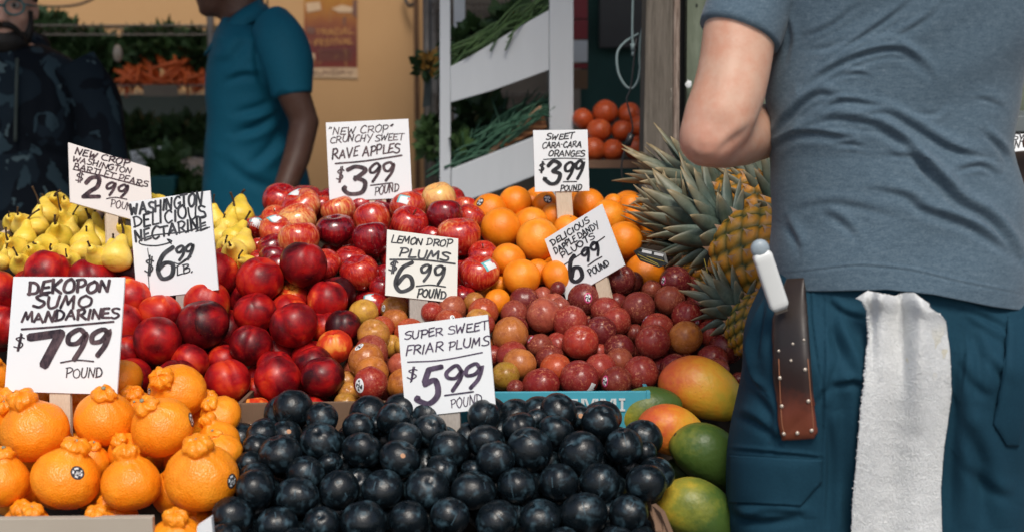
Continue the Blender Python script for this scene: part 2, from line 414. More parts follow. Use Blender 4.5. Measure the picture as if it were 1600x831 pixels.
# ============================================================ where the photograph shows each fruit:
# centre x, centre y, radius (pixels of the photograph), how far it lies behind the pile's face (in radii), tone
NECT = [(75,426,37,0,.45),(144,437,38,0,.42),(-6,456,36,0,.45),(8,508,36,0,.4),(44,446,24,1,.45),(216,425,36,0,.12),(203,464,36,0,.62),(190,508,35,.2,.58),
 (249,491,35,0,.58),(246,531,37,-.3,.40),(323,474,37,0,.70),(317,506,42,-.4,.17),(337,428,37,.1,.45),(406,437,37,0,.42),(474,412,37,-.3,.30),(398,488,33,0,.50),
 (459,507,38,-.3,.45),(512,470,33,0,.50),(526,459,30,.8,.15),(457,467,26,1.1,.78),(452,485,28,.8,.72),(536,510,28,.2,.12),(506,510,27,.6,.62),(523,541,28,.1,.75),
 (392,538,35,-.3,.33),(434,592,37,-.2,.42),(504,588,34,-.3,.18),(490,569,30,.8,.42),(430,572,28,1,.42),(355,594,36,-.1,.52),(350,565,28,1,.45),(297,566,30,.7,.5),
 (277,595,37,.2,.28),(205,590,33,.3,.5),(195,550,30,.9,.42),(397,646,28,.25,.8),(398,612,24,1.2,.45),(490,640,22,.6,.45)]
APPLE = [(471,323,30,0,.62),(464,347,30,-.2,.75),(467,375,33,-.4,.62),(431,362,27,.1,.55),(430,343,22,.6,.6),(398,352,16,1,.4),(524,360,30,-.2,.20),(529,330,27,.3,.62),
 (581,344,30,.1,.48),(580,373,31,-.3,.17),(504,322,18,1.1,.5),(428,372,22,1,.2),(425,388,24,.9,.22),(428,404,24,.6,.24),(436,418,22,.6,.3),(403,385,14,1.5,.4),
 (404,403,14,1.5,.4),(562,426,31,.1,.42),(547,408,26,1,.4),(505,415,28,.7,.42),(605,432,22,.6,.3),(638,325,28,.1,.52),(640,351,29,-.2,.45),(686,312,28,.1,.92),
 (695,337,29,-.1,.18),(717,370,34,-.3,.48),(727,325,20,.7,.55),(735,340,22,.9,.5),(755,400,24,.6,.5),(749,427,31,-.1,.52),(675,374,22,.9,.4),(598,325,16,1.1,.1),
 (585,478,24,.6,.32),(722,464,22,.7,.35),(597,450,20,.9,.3)]
ORANGE = [(765,330,27,.2,.5),(805,316,26,.3,.45),(783,357,32,-.2,.45),(831,349,25,.2,.6),(840,375,34,-.3,.7),(832,315,14,.9,.4),(851,319,18,.5,.2),(866,340,22,.3,.6),
 (921,321,26,.1,.4),(888,359,24,.2,.6),(950,340,27,0,.5),(975,376,29,-.1,.5),(985,321,18,.6,.35),(958,318,16,.9,.45),(992,339,18,.6,.4),(1008,427,31,.5,.25),
 (795,405,26,.2,.45),(815,433,29,-.1,.5),(872,432,26,.2,.5),(840,425,20,1.2,.35),(777,472,21,.3,.5),(780,445,14,1.1,.4)]
# colour names of the two small plum piles
PC = {'y': (.74,.44,.05),'o': (.78,.28,.035),'r': (.44,.014,.012),'ro': (.62,.085,.02),'yb': (.62,.30,.04),'pk': (.54,.11,.06),'d': (.13,.005,.012),'pu': (.14,.006,.02),
      'dp': (.46,.10,.065),'rp': (.42,.032,.028),'dk': (.045,.005,.012),'yg': (.52,.38,.025),'pe': (.76,.28,.05),'b': (.38,.09,.045)}
LEMON = [(568,489,24,0,'y'),(617,484,23,.2,'yb'),(617,502,22,0,'o'),(598,511,20,.3,'ro'),(640,520,24,0,'ro'),(584,523,27,-.2,'yb'),(581,549,27,.1,'pk'),(572,563,28,-.1,'o'),
 (581,581,27,-.3,'o'),(579,599,27,-.6,'r'),(631,600,27,0,'o'),(627,572,22,.3,'pk'),(632,540,16,.7,'y'),(612,540,18,1,'y'),(541,598,20,.5,'yb'),(545,613,18,.5,'yb'),
 (541,634,22,.3,'y'),(675,488,18,.4,'r'),(702,502,23,0,'ro'),(705,484,24,.3,'b'),(741,473,18,.3,'yb'),(755,488,24,0,'ro'),(748,499,20,.1,'yb'),(758,507,16,.6,'r'),(760,542,18,.4,'o')]
PLUOT = [(819,470,23,0,'pu'),(804,492,23,.1,'pk'),(850,492,27,-.2,'dp'),(805,510,20,.8,'d'),(797,523,28,-.2,'pe'),(843,540,20,.4,'b'),(891,503,27,-.2,'rp'),(848,465,17,.6,'dp'),
 (866,475,18,.4,'dp'),(875,481,17,.3,'dp'),(872,451,12,.5,'d'),(913,467,25,-.3,'pu'),(947,486,24,0,'rp'),(963,502,24,-.1,'rp'),(939,518,25,-.2,'pu'),(907,534,28,-.5,'r'),
 (872,540,22,.6,'rp'),(859,560,23,.2,'d'),(868,576,25,0,'ro'),(800,556,26,.4,'rp'),(812,568,27,-.1,'pe'),(789,587,23,0,'yg'),(845,601,30,-.3,'r'),(905,592,30,-.4,'rp'),
 (938,576,25,.2,'rp'),(963,596,26,-.2,'d'),(935,550,16,1,'rp'),(967,545,24,.5,'d'),(968,564,22,.3,'b'),(770,555,18,.5,'r'),(805,606,14,.8,'d'),(970,437,24,0,'dk'),
 (990,440,16,.7,'dk'),(963,472,17,.4,'d'),(998,481,26,-.1,'dp'),(1055,441,25,0,'pu'),(1046,470,25,-.1,'b'),(1018,453,16,.6,'b'),(1074,495,26,-.1,'r'),(1027,512,25,.2,'rp'),
 (1020,534,28,-.3,'rp'),(1071,527,28,-.3,'pe'),(1110,521,22,.2,'rp'),(1110,505,18,.7,'b'),(1132,545,25,-.1,'d'),(1113,563,26,0,'rp'),(1120,578,20,.4,'b'),(1055,577,25,.1,'pu'),
 (1001,583,29,-.2,'rp'),(992,520,14,1,'d'),(1155,594,14,.3,'d')]
FRIAR = [(458,638,30,0),(503,653,26,.1),(410,680,24,.3),(448,677,23,.2),(501,692,32,-.2),(402,697,23,.2),(437,709,33,-.3),(390,725,22,.3),(400,750,27,.3),(399,764,31,-.1),
 (464,775,32,-.2),(477,740,28,.5),(363,806,33,-.2),(433,820,33,0),(503,820,29,.1),(530,764,31,-.1),(568,816,35,0),(566,703,31,-.1),(560,668,25,.2),(515,725,20,1),
 (615,655,27,.1),(633,685,28,0),(625,716,30,-.3),(672,672,26,.5),(702,702,32,-.2),(598,764,32,-.1),(668,763,32,-.1),(690,735,26,.7),(740,766,33,-.1),(638,812,30,0),
 (703,806,32,-.1),(776,812,33,0),(760,690,28,0),(774,718,29,-.3),(588,665,18,.8),(756,650,26,.3),(811,666,26,.1),(838,655,18,.6),(873,642,28,0),(869,675,29,-.1),
 (938,660,30,0),(905,652,18,.8),(827,702,37,-.2),(908,707,36,-.2),(975,697,30,-.1),(1008,706,18,.5),(807,758,30,-.1),(873,753,31,-.1),(937,754,32,-.1),(1009,754,31,-.1),
 (1025,740,27,.4),(844,810,31,0),(912,803,36,-.1),(982,803,32,-.1),(965,846,28,.2),(880,850,28,.2),(1005,846,25,.3),(740,736,20,.9),(352,842,26,.2),(465,850,26,.3)]
# mandarins: body x, y, r, behind, neck x, neck y
MANDARIN = [(54,674,51,-.1,41,620),(163,655,47,0,169,606),(254,668,51,-.3,233,622),(277,612,45,.1,261,582),(345,650,33,.3,331,622),(342,690,34,.4,325,655),(345,708,33,.1,333,672),
 (315,746,57,-.3,315,686),(103,749,52,-.3,122,690),(142,722,30,.9,150,690),(205,757,49,-.3,200,702),(200,706,30,1,193,682),(2,753,45,-.1,8,700),(50,836,42,0,55,790),(160,840,42,0,157,796),
 (277,850,45,0,279,802),(-12,657,40,0,12,624),(190,598,38,2.3,150,575),(224,652,30,1,216,624),(-12,590,30,2.2,-4,560),(45,630,30,3.2,50,600),(126,642,34,2.8,128,612)]
YS = [240,300,400,440,610,640,831,900]
def D_back(y): return float(np.interp(y, YS, [2.74,2.61,2.37,2.31,2.10,2.068,1.80,1.72]))
def D_front(y): return float(np.interp(y, [560,640,831,900], [2.045,1.945,1.755,1.69]))
ALL = []                                   # kind, x, y, r, k, tone, extra
for t in NECT: ALL.append(['nectarine', *t[:4], t[4], None])
for t in APPLE: ALL.append(['apple', *t[:4], t[4], None])
for t in ORANGE: ALL.append(['orange', *t[:4], t[4], None])
for t in LEMON: ALL.append(['lemon_plum', *t[:4], t[4], None])
for t in PLUOT: ALL.append(['pluot', *t[:4], t[4], None])
for t in FRIAR: ALL.append(['friar_plum', *t[:4], .5, None])
for t in MANDARIN: ALL.append(['mandarin', *t[:4], .5, (t[4], t[5])])
def base_depth(kind, y): return D_front(y) if kind in ('friar_plum', 'mandarin') else D_back(y)
NP_ = len(ALL)
PX = np.array([[a[1], a[2], a[3], a[4]] for a in ALL], float)
DIR = np.array([tuple(ray(x, y)) for x, y in PX[:, :2]]); DIR /= DIR[:, 1:2]
RS0 = np.array([{'nectarine': .0385, 'apple': .037, 'orange': .038, 'lemon_plum': .026, 'pluot': .027, 'friar_plum': .027, 'mandarin': .043}[a[0]] for a in ALL])
Y0 = np.array([base_depth(a[0], a[2]) for a in ALL]) + PX[:, 3]*RS0*.75
Yc = Y0.copy()
ORDER = Y0
for it in range(120):
    Rw = PX[:, 2]*Yc/FPX
    C = DIR*Yc[:, None]
    d = C[:, None]-C[None]; dist = np.sqrt((d**2).sum(-1))+1e-9
    need = .95*(Rw[:, None]+Rw[None]); ov = need-dist; np.fill_diagonal(ov, -1)
    far = (ORDER[:, None] > ORDER[None])
    push = np.where(ov > 0, ov, 0)*np.where(far, 1., -1.)
    Yc += np.clip(push.sum(1), -.05, .05)*.22 + (Y0-Yc)*.03
RW = PX[:, 2]*Yc/FPX
# lower layer, seen through gaps: candidates behind the face of each pile
def zbuf(W=800, H=416): return np.full((H, W), 9.), np.full((H, W), -1, int)
def splat(zb, ib, x, y, r, Y, R_, idx):
    x, y, r = x/2, y/2, r/2; x0, x1, y0, y1 = int(max(0, x-r)), int(min(799, x+r+1)), int(max(0, y-r)), int(min(415, y+r+1))
    if x1 <= x0 or y1 <= y0: return
    gx, gy = np.meshgrid(np.arange(x0, x1), np.arange(y0, y1)); q = ((gx-x)**2+(gy-y)**2)/r**2
    m = q < 1; z = Y-R_*np.sqrt(np.clip(1-q, 0, 1)); sub = zb[y0:y1, x0:x1]; w_ = m & (z < sub)
    sub[w_] = z[w_]; ib[y0:y1, x0:x1][w_] = idx
ZB, IB = zbuf()
for i in range(NP_): splat(ZB, IB, PX[i, 0], PX[i, 1], PX[i, 2], Yc[i], RW[i], i)
FILL = []
for kind, r, lim in (('nectarine', 34, 9), ('apple', 28, 9), ('orange', 27, 9), ('lemon_plum', 24, 9), ('pluot', 25, 9), ('friar_plum', 29, 9), ('mandarin', 40, 9)):
    src = [i for i in range(NP_) if ALL[i][0] == kind]
    xs = PX[src, 0]; ys = PX[src, 1]
    y = ys.min()+r*.3
    row = 0
    while y < ys.max()+r*.2:
        x = xs.min()+(row % 2)*r*.8
        while x < xs.max():
            xx, yy = x+random.uniform(-.25, .25)*r, y+random.uniform(-.25, .25)*r
            dd = np.hypot(xs-xx, ys-yy); others = np.hypot(PX[:, 0]-xx, PX[:, 1]-yy)
            if kind == 'nectarine' and (xx < 205 and yy < 440 or yy < 415): x += 1.55*r; continue
            if kind == 'mandarin' and xx < 200 and yy < 640: x += 1.55*r; continue
            if dd.min() < 1.25*r and ALL[int(others.argmin())][0] == kind:
                Y = base_depth(kind, yy)+1.55*r*2.1/FPX
                FILL.append([kind, xx, yy, r, Y])
            x += 1.55*r
        y += 1.35*r; row += 1
FD = np.array([tuple(ray(f[1], f[2])) for f in FILL]); FD /= FD[:, 1:2]
FY = np.array([f[4] for f in FILL]); FR = np.array([f[3] for f in FILL])
Cm = DIR*Yc[:, None]
for it in range(60):                       # push the lower layer away from the face and from each other
    C = FD*FY[:, None]; rw = FR*FY/FPX
    d = np.sqrt(((C[:, None]-Cm[None])**2).sum(-1)); ov = np.clip(.92*(rw[:, None]+RW[None])-d, 0, None)
    FY += np.clip(ov.max(1), 0, .04)*.4
for i, f in enumerate(FILL): f[4] = FY[i]; splat(ZB, IB, f[1], f[2], f[3], FY[i], FR[i]*FY[i]/FPX, 10000+i)
SIGN_PX = [[(107,223),(234,262),(238,352),(110,316)],[(202,316),(328,298),(348,445),(214,468)],[(21,432),(195,433),(188,612),(7,611)],[(509,192),(638,186),(642,310),(515,315)],
 [(833,204),(918,203),(921,301),(836,300)],[(851,374),(940,319),(976,411),(885,468)],[(605,359),(716,373),(715,471),(602,461)],[(622,508),(762,491),(774,641),(634,652)]]
ids, cnt = np.unique(IB, return_counts=True); CNT = dict(zip(ids.tolist(), cnt.tolist()))
def tilt_rot(kind):
    a = random.uniform(-.6, .6)
    if kind in ('nectarine', 'friar_plum', 'lemon_plum', 'pluot'):
        # groove turned towards the street, stem end up, tumbled
        q = Matrix.Rotation(random.uniform(-.5, .35) if kind == 'nectarine' else random.uniform(-.9, .9), 3, 'X') @ Matrix.Rotation(random.uniform(-.45, .45), 3, 'Y') @ Matrix.Rotation(-math.pi/2+random.gauss(0, .8), 3, 'Z')
    elif kind == 'apple':
        q = Matrix.Rotation(random.uniform(-.5, .5), 3, 'X') @ Matrix.Rotation(random.uniform(-.4, .4), 3, 'Y') @ Matrix.Rotation(random.uniform(0, 6.28), 3, 'Z')
    else:
        q = Matrix.Rotation(random.uniform(-.9, .9), 3, 'X') @ Matrix.Rotation(random.uniform(-.9, .9), 3, 'Y') @ Matrix.Rotation(random.uniform(0, 6.28), 3, 'Z')
    return q
NICE = {'nectarine': 'nectarine', 'apple': 'apple', 'orange': 'orange', 'lemon_plum': 'lemon drop plum', 'pluot': 'pluot', 'friar_plum': 'black friar plum', 'mandarin': 'sumo mandarin'}
NAME = {'nectarine': 'nectarine', 'apple': 'apple', 'orange': 'orange', 'lemon_plum': 'lemon_plum', 'pluot': 'pluot', 'friar_plum': 'black_plum', 'mandarin': 'mandarin'}
CAT = {'nectarine': 'nectarine', 'apple': 'apple', 'orange': 'orange', 'lemon_plum': 'plum', 'pluot': 'pluot', 'friar_plum': 'plum', 'mandarin': 'mandarin'}
GRP = {'nectarine': 'nectarines heaped in the open box', 'apple': 'apples heaped behind the nectarines', 'orange': 'oranges heaped beside the apples', 'lemon_plum': 'lemon drop plums heaped in the box',
       'pluot': 'pluots heaped above the blue box', 'friar_plum': 'black plums heaped at the front', 'mandarin': 'sumo mandarins stacked at the front'}
def tone_word(kind, tone):
    if kind == 'nectarine': return 'deep maroon' if tone < .25 else ('dark red' if tone < .46 else ('bright red' if tone < .66 else 'orange-red'))
    if kind == 'apple': return 'dark maroon' if tone < .25 else ('deep red' if tone < .45 else ('red streaked' if tone < .7 else 'orange streaked'))
    if kind in ('lemon_plum', 'pluot'):
        return {'y': 'yellow', 'o': 'orange-yellow', 'r': 'red', 'ro': 'orange-red', 'yb': 'golden brown', 'pk': 'pinkish', 'd': 'dark red', 'pu': 'purple', 'dp': 'dusty pink', 'rp': 'rosy red',
                'dk': 'almost black', 'yg': 'yellow-green', 'pe': 'peach coloured', 'b': 'brownish'}[tone]
    return {'orange': 'round', 'friar_plum': '', 'mandarin': 'knobbly'}[kind]
# rows: bottom of the pile upwards, then left to right
ROWLAB = {}
for kind in NICE:
    idx = [i for i in range(NP_) if ALL[i][0] == kind and CNT.get(i, 0) >= 8]
    h = 1.15*np.median(PX[idx, 2]); ymax = PX[idx, 1].max()
    rows = {}
    for i in idx: rows.setdefault(int((ymax-PX[i, 1])/h), []).append(i)
    for rr, (key, L) in enumerate(sorted(rows.items())):
        L.sort(key=lambda i: PX[i, 0])
        for n, i in enumerate(L):
            pos = 'only one' if len(L) == 1 else ('leftmost' if n == 0 else ('rightmost' if n == len(L)-1 else f'{ORD[n+1]} from left'))
            rowt = 'in the front row' if rr == 0 else f'in the {ORD[rr+1]} row up'
            ROWLAB[i] = f'{pos} {rowt}'
STK = {}                                   # stickers: kind, sticker x, y, (size m, style)
def near(kind, x, y, p, sz, style): STK[min((i for i in range(NP_) if ALL[i][0] == kind), key=lambda i: math.hypot(PX[i, 0]-x, PX[i, 1]-y))] = (*p, sz, style)
for a in [('apple',471,323,(459,298),.0085,'tag'),('apple',431,362,(428,342),.0085,'tag'),('apple',398,352,(400,346),.009,'tag'),('apple',638,325,(630,311),.0085,'tag'),('apple',749,427,(765,413),.0095,'tag'),
          ('apple',585,478,(575,464),.007,'tag'),('orange',851,319,(856,311),.008,'dot'),('orange',765,330,(750,316),.008,'dot'),
          ('lemon_plum',617,484,(599,481),.006,'white'),('lemon_plum',572,563,(561,541),.008,'white'),('lemon_plum',579,599,(561,602),.010,'white'),('lemon_plum',702,502,(707,496),.005,'white'),
          ('pluot',843,540,(828,529),.007,'pink'),('pluot',913,467,(919,465),.0085,'pink'),('pluot',905,592,(925,606),.0075,'tagw'),('pluot',963,596,(945,595),.0085,'pink'),('pluot',1055,441,(1036,438),.0075,'pink'),
          ('pluot',1074,495,(1089,506),.007,'pink'),('pluot',1027,512,(1008,497),.007,'pink'),('pluot',1055,577,(1050,573),.0075,'pink'),
          ('mandarin',103,749,(121,738),.0095,'black'),('mandarin',254,668,(300,655),.010,'black'),('mandarin',277,612,(233,611),.006,'black'),('mandarin',315,746,(363,751),.010,'black'),('mandarin',190,598,(226,600),.008,'black')]:
    near(*a)
def axis_rot(ax):                          # rotation taking +Z to ax, with a random spin
    return ax.normalized().to_track_quat('Z', 'Y').to_matrix() @ Matrix.Rotation(random.uniform(0, 6.28), 3, 'Z')
def add_fruit(i, kind, x, y, r, Y, tone, extra, label, group):
    me = random.choice(KM[kind]); o = bpy.data.objects.new(NAME[kind], me); link(o)
    o.location = at(x, y, Y); s = r*Y/FPX*(1.07 if kind == 'friar_plum' else 1.02)
    e_ = {'friar_plum': .07, 'pluot': .05, 'lemon_plum': .06, 'mandarin': .055, 'nectarine': .045, 'apple': .045}.get(kind, .03)
    o.scale = tuple(s*random.uniform(1-e_, 1+e_) for _ in range(3))
    if kind == 'mandarin':
        dx, dy = extra[0]-x, extra[1]-y; L = math.hypot(dx, dy)+1e-6; full = 1.12*r
        dep = -math.sqrt(max(0, full**2-L**2))
        ax = Vector((dx, dep, -dy)); o.rotation_euler = axis_rot(ax).to_euler()
    else: o.rotation_euler = tilt_rot(kind).to_euler()
    if kind in ('lemon_plum', 'pluot'): o.color = (*PC[tone], 1)
    else:
        t = tone + random.uniform(-.05, .05); o.color = (t, t, t, 1)
    tag(o, label, CAT[kind], group)
    return o
def scar(o, name, mat_, z, r, h):
    V, Fs = loft_path([(0, 0, z), (0, 0, z+h)], [r, r*.7], 8); return ob(name, mesh(name, V, Fs, mat_), o)
MEMBER = {}
for i, (kind, x, y, r, kk, tone, extra) in enumerate(ALL):
    if CNT.get(i, 0) < 8: continue
    wd = tone_word(kind, tone); st_ = STK.get(i)
    lab = f'{wd} {NICE[kind]}'.strip()
    if st_: lab += ' with ' + {'tag': 'teal sticker', 'dot': 'white sticker', 'white': 'white sticker', 'pink': 'pink-rimmed sticker', 'tagw': 'square sticker', 'black': 'black sticker'}[st_[3]]
    lab += ', ' + ROWLAB[i]
    o = add_fruit(i, kind, x, y, r, Yc[i], tone, extra, lab, GRP[kind]); MEMBER[i] = o
    if kind == 'mandarin': scar(o, 'stem_scar', M['scar'], 1.235 if o.data.name == 'mandarin' else 1.24, .085, .06)
    if kind == 'apple' and i % 6 == 0:
        ob('stem', mesh('stem', *loft_path([(0, 0, .55), (.02, .01, .72), (.06, .02, .92)], [.035, .03, .04], 6), M['stem']), o)
    if kind in ('orange',) and random.random() < .55: scar(o, 'stem_scar', M['scar'], .90, .06, .04)
    if kind == 'friar_plum' and i % 19 == 3:
        decal(o, x+r*.15, y-r*.15, .0034, [M['peach_scar']], lambda r_, i_: 0, 'scar')
    if st_:
        sx, sy, sz, style = st_
        if style == 'tag': decal(o, sx, sy, sz, [M['stk_white'], M['stk_teal'], M['stk_dark'], M['stk_red']], stk_tag, aspect=1.25, square=True, roll=random.uniform(-.4, .4))
        elif style == 'tagw': decal(o, sx, sy, sz, [M['stk_white'], M['stk_white'], M['stk_dark'], M['stk_dark']], stk_tag, aspect=.8, square=True, roll=.6)
        elif style == 'dot': decal(o, sx, sy, sz, [M['stk_white'], M['stk_dark'], M['stk_dark']], stk_oval(1))
        elif style == 'white': decal(o, sx, sy, sz, [M['stk_white'], M['stk_white'], M['stk_dark']], stk_oval(1), aspect=.8)
        elif style == 'pink': decal(o, sx, sy, sz, [M['stk_white'], M['stk_pink'], M['stk_dark']], stk_oval(1), aspect=.75)
        else: decal(o, sx, sy, sz, [M['stk_dark'], M['stk_dark'], M['stk_white']], lambda r_, i_: 2 if (hash((int(r_*4), i_)) % 3 == 0 and r_ < .8) else 0, lift=.008)
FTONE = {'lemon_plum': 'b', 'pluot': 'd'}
NFILL = 0
for i, f in enumerate(FILL):
    if CNT.get(10000+i, 0) < 8: continue
    kind = f[0]; NFILL += 1
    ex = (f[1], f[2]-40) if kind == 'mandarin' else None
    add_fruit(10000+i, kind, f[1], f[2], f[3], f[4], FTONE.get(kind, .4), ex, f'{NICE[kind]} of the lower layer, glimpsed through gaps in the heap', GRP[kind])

# ------------------------------------------------------------ pears: belly x, y, r, top x, y, stem offset
PEAR = [(87,320,21,95,301,11,-8),(71,337,20,62,316,-2,-4),(57,354,19,55,325,-9,-29),(36,352,18,35,334,2,-12),(39,374,18,38,349,21,-16),(106,347,16,102,331,-3,-26),(110,364,16,109,346,12,-18),
 (128,337,22,120,315,2,-4),(91,371,22,91,348,2,-14),(153,363,18,149,336,2,-8),(157,380,19,145,349,-6,-23),(134,381,23,132,355,-2,-9),(128,393,18,128,374,2,-16),(182,402,24,186,375,-3,-28),
 (196,372,20,195,352,2,-10),(72,387,21,66,379,-3,-4),(54,396,17,57,384,0,-3),(24,388,19,20,369,0,-20),(33,413,17,39,397,-5,-14),(12,403,14,8,387,9,-16),(1,408,15,3,392,4,-8),(112,408,14,111,397,0,-13),
 (374,338,23,373,312,6,-9),(356,356,20,361,334,-5,-24),(367,373,20,375,352,9,-15),(378,387,21,380,364,2,-3),(386,414,16,382,402,8,-13),(355,386,17,357,375,4,-13),(337,345,15,333,319,2,-14),(247,318,15,245,304,2,-9),(170,400,19,172,380,2,-8),(152,402,18,150,384,-2,-8),(93,399,19,90,382,3,-9),(72,411,17,74,396,2,-6),(20,348,15,24,336,3,-8),(178,345,17,176,330,2,-5),(110,330,18,108,312,2,-5),(2,380,17,6,364,2,-10),(345,372,18,348,352,3,-8),(366,395,20,364,380,-2,-6)]
PY = []
for t in PEAR: PY.append(D_back(t[1])+.02)
PY = np.array(PY)
PPX = np.array(PEAR, float); PD = np.array([tuple(ray(x, y)) for x, y in PPX[:, :2]]); PD /= PD[:, 1:2]; PY0 = PY.copy()
for it in range(80):
    rw = PPX[:, 2]*PY/FPX; C = PD*PY[:, None]; dist = np.sqrt(((C[:, None]-C[None])**2).sum(-1)); np.fill_diagonal(dist, 9)
    ov = np.clip(.97*(rw[:, None]+rw[None])-dist, 0, None); far = PY0[:, None] > PY0[None]
    PY += np.clip((ov*np.where(far, 1, -1)).sum(1), -.03, .03)*.25 + (PY0-PY)*.03
prow = {}
for n, t in enumerate(PEAR): prow.setdefault(int((415-t[1])/22), []).append(n)
PLAB = {}
for rr, (key, L) in enumerate(sorted(prow.items())):
    L.sort(key=lambda n: PEAR[n][0])
    for q, n in enumerate(L):
        pos = 'leftmost' if q == 0 else ('rightmost' if q == len(L)-1 else f'{ORD[q+1]} from left')
        PLAB[n] = f'yellow pear with brown stem, {pos} ' + ('in the front row of pears' if rr == 0 else f'in the {ORD[rr+1]} row up')
for n, (bx, by, r, tx, ty, sx, sy) in enumerate(PEAR):
    Y = PY[n]; o = bpy.data.objects.new('pear', KM['pear'][n % 3]); link(o)
    s = r*1.07*Y/FPX; o.location = at(bx, by, Y); o.scale = (s, s, s)
    dx, dy = tx-bx, ty-by; L = math.hypot(dx, dy); full = 1.7*r
    dep = math.sqrt(max(0, full**2-L**2))*(-1 if L < 1.05*r else .8)
    o.rotation_euler = axis_rot(Vector((dx, dep, -dy))).to_euler(); t = random.uniform(.3, .62); o.color = (t, t, t, 1)
    tag(o, PLAB[n], 'pear', 'pears heaped at the back left')
    mw = Matrix.LocRotScale(o.location, o.rotation_euler.to_quaternion(), o.scale); inv3 = mw.inverted().to_3x3()
    tip = inv3 @ Vector((sx*Y/FPX, -.004, -sy*Y/FPX)); ax = Vector((0, 0, .35)); p0 = Vector((o.data.vertices[0].co.x, 0, 1.62))
    tip = tip*1.0; pts = catmull([p0, p0+ax*.6+tip*.25, p0+ax*.5+tip*.65, p0+tip+ax*.3], 4)
    ob('stem', mesh('stem', *loft_path(pts, [.10-.04*math.sin(j/len(pts)*3.1)+.01 for j in range(len(pts))], 7), M['stem']), o)

# ------------------------------------------------------------ mangoes: centre, half length, image angle of the long axis (down to the right), depth, tone, label
MANGO = [(1099,610,68,22,2.09,.27,'large orange and yellow mango at the top of the mango pile'),(1012,641,52,-20,2.055,.80,'yellow-green mango half hidden beside the blue box'),
 (1054,676,58,24,2.02,.25,'orange mango in the middle of the mango pile'),(1110,715,66,38,1.985,1.08,'green mango resting against the dark trousers'),
 (1094,802,70,28,1.90,.80,'freckled yellow-green mango lowest beside the black plums'),(1068,742,36,10,2.04,1.1,'green mango mostly hidden under the others'),]
for n, (x, y, hl, ang, Y, tone, lab) in enumerate(MANGO):
    o = bpy.data.objects.new('mango', KM['mango'][n % 2]); link(o); s = hl*1.08*Y/FPX; o.location = at(x, y, Y); o.scale = (s, s, s)
    a = R(ang); q = Matrix.Rotation(a, 3, 'Y') @ Matrix.Rotation(random.uniform(-.25, .25), 3, 'Z') @ Matrix.Rotation(random.uniform(-.5, .5), 3, 'X')
    o.rotation_euler = q.to_euler(); o.color = (tone, tone, tone, 1); tag(o, lab, 'mango', 'mangoes piled beside the man')
    ob('stem_scar', mesh('stem_scar', *ellipsoid((-.985, 0, -.06), (.025, .06, .06)), M['stem']), o)
# ============================================================ price signs with marker lettering
k = NM('sign_card', .55, .4); k.col(k.mix(k.noise(3, 3), (.73, .76, .775), (.80, .82, .83))); k.bump(k.noise(90, 2), .03, .001); M['card'] = k.m
k = NM('sign_card_shaded', .55, .4); k.col(k.mix(k.noise(3, 3), (.74, .69, .66), (.80, .75, .72))); M['card_shaded'] = k.m  # white card with the leaning sign's warmer shading put into its colour
k = NM('sign_card_cream', .55, .4); k.col(k.mix(k.noise(3, 3), (.70, .70, .65), (.77, .77, .71))); M['card_cream'] = k.m
k = NM('stake_wood', .7, .3); k.col(k.mix(k.noise(40, 4, k.scaled(k.coord(), (12, 12, 1))), (.48, .36, .25), (.68, .57, .44))); k.bump(k.noise(40, 3, k.scaled(k.coord(), (12, 12, 1))), .2, .002); M['stake'] = k.m
k = NM('stake_grey', .75, .3); k.col(k.mix(k.noise(60, 4, k.scaled(k.coord(), (8, 8, 1))), (.26, .23, .20), (.44, .40, .36))); k.bump(k.noise(60, 3, k.scaled(k.coord(), (8, 8, 1))), .3, .002); M['stake_grey'] = k.m
def ink(name, a, b): # marker strokes overlap in streaks
    k = NM(name, .45, .4); k.col(k.ramp(k.noise(90, 4, k.scaled(k.coord(), (1, 1, .45)), .7), [(.38, a), (.62, b)])); return k.m
M['ink_black'] = ink('marker_black', (.010, .010, .013), (.030, .030, .036))
M['ink_purple'] = ink('marker_purple', (.030, .018, .040), (.105, .075, .125))
M['ink_brown'] = ink('marker_brown', (.020, .012, .018), (.115, .072, .078))
M['ink_navy'] = ink('marker_navy', (.012, .014, .035), (.06, .05, .085))
M['ink_grey'] = ink('marker_grey', (.016, .017, .020), (.075, .078, .086))
M['ink_red'] = ink('marker_red', (.06, .012, .010), (.16, .05, .03))
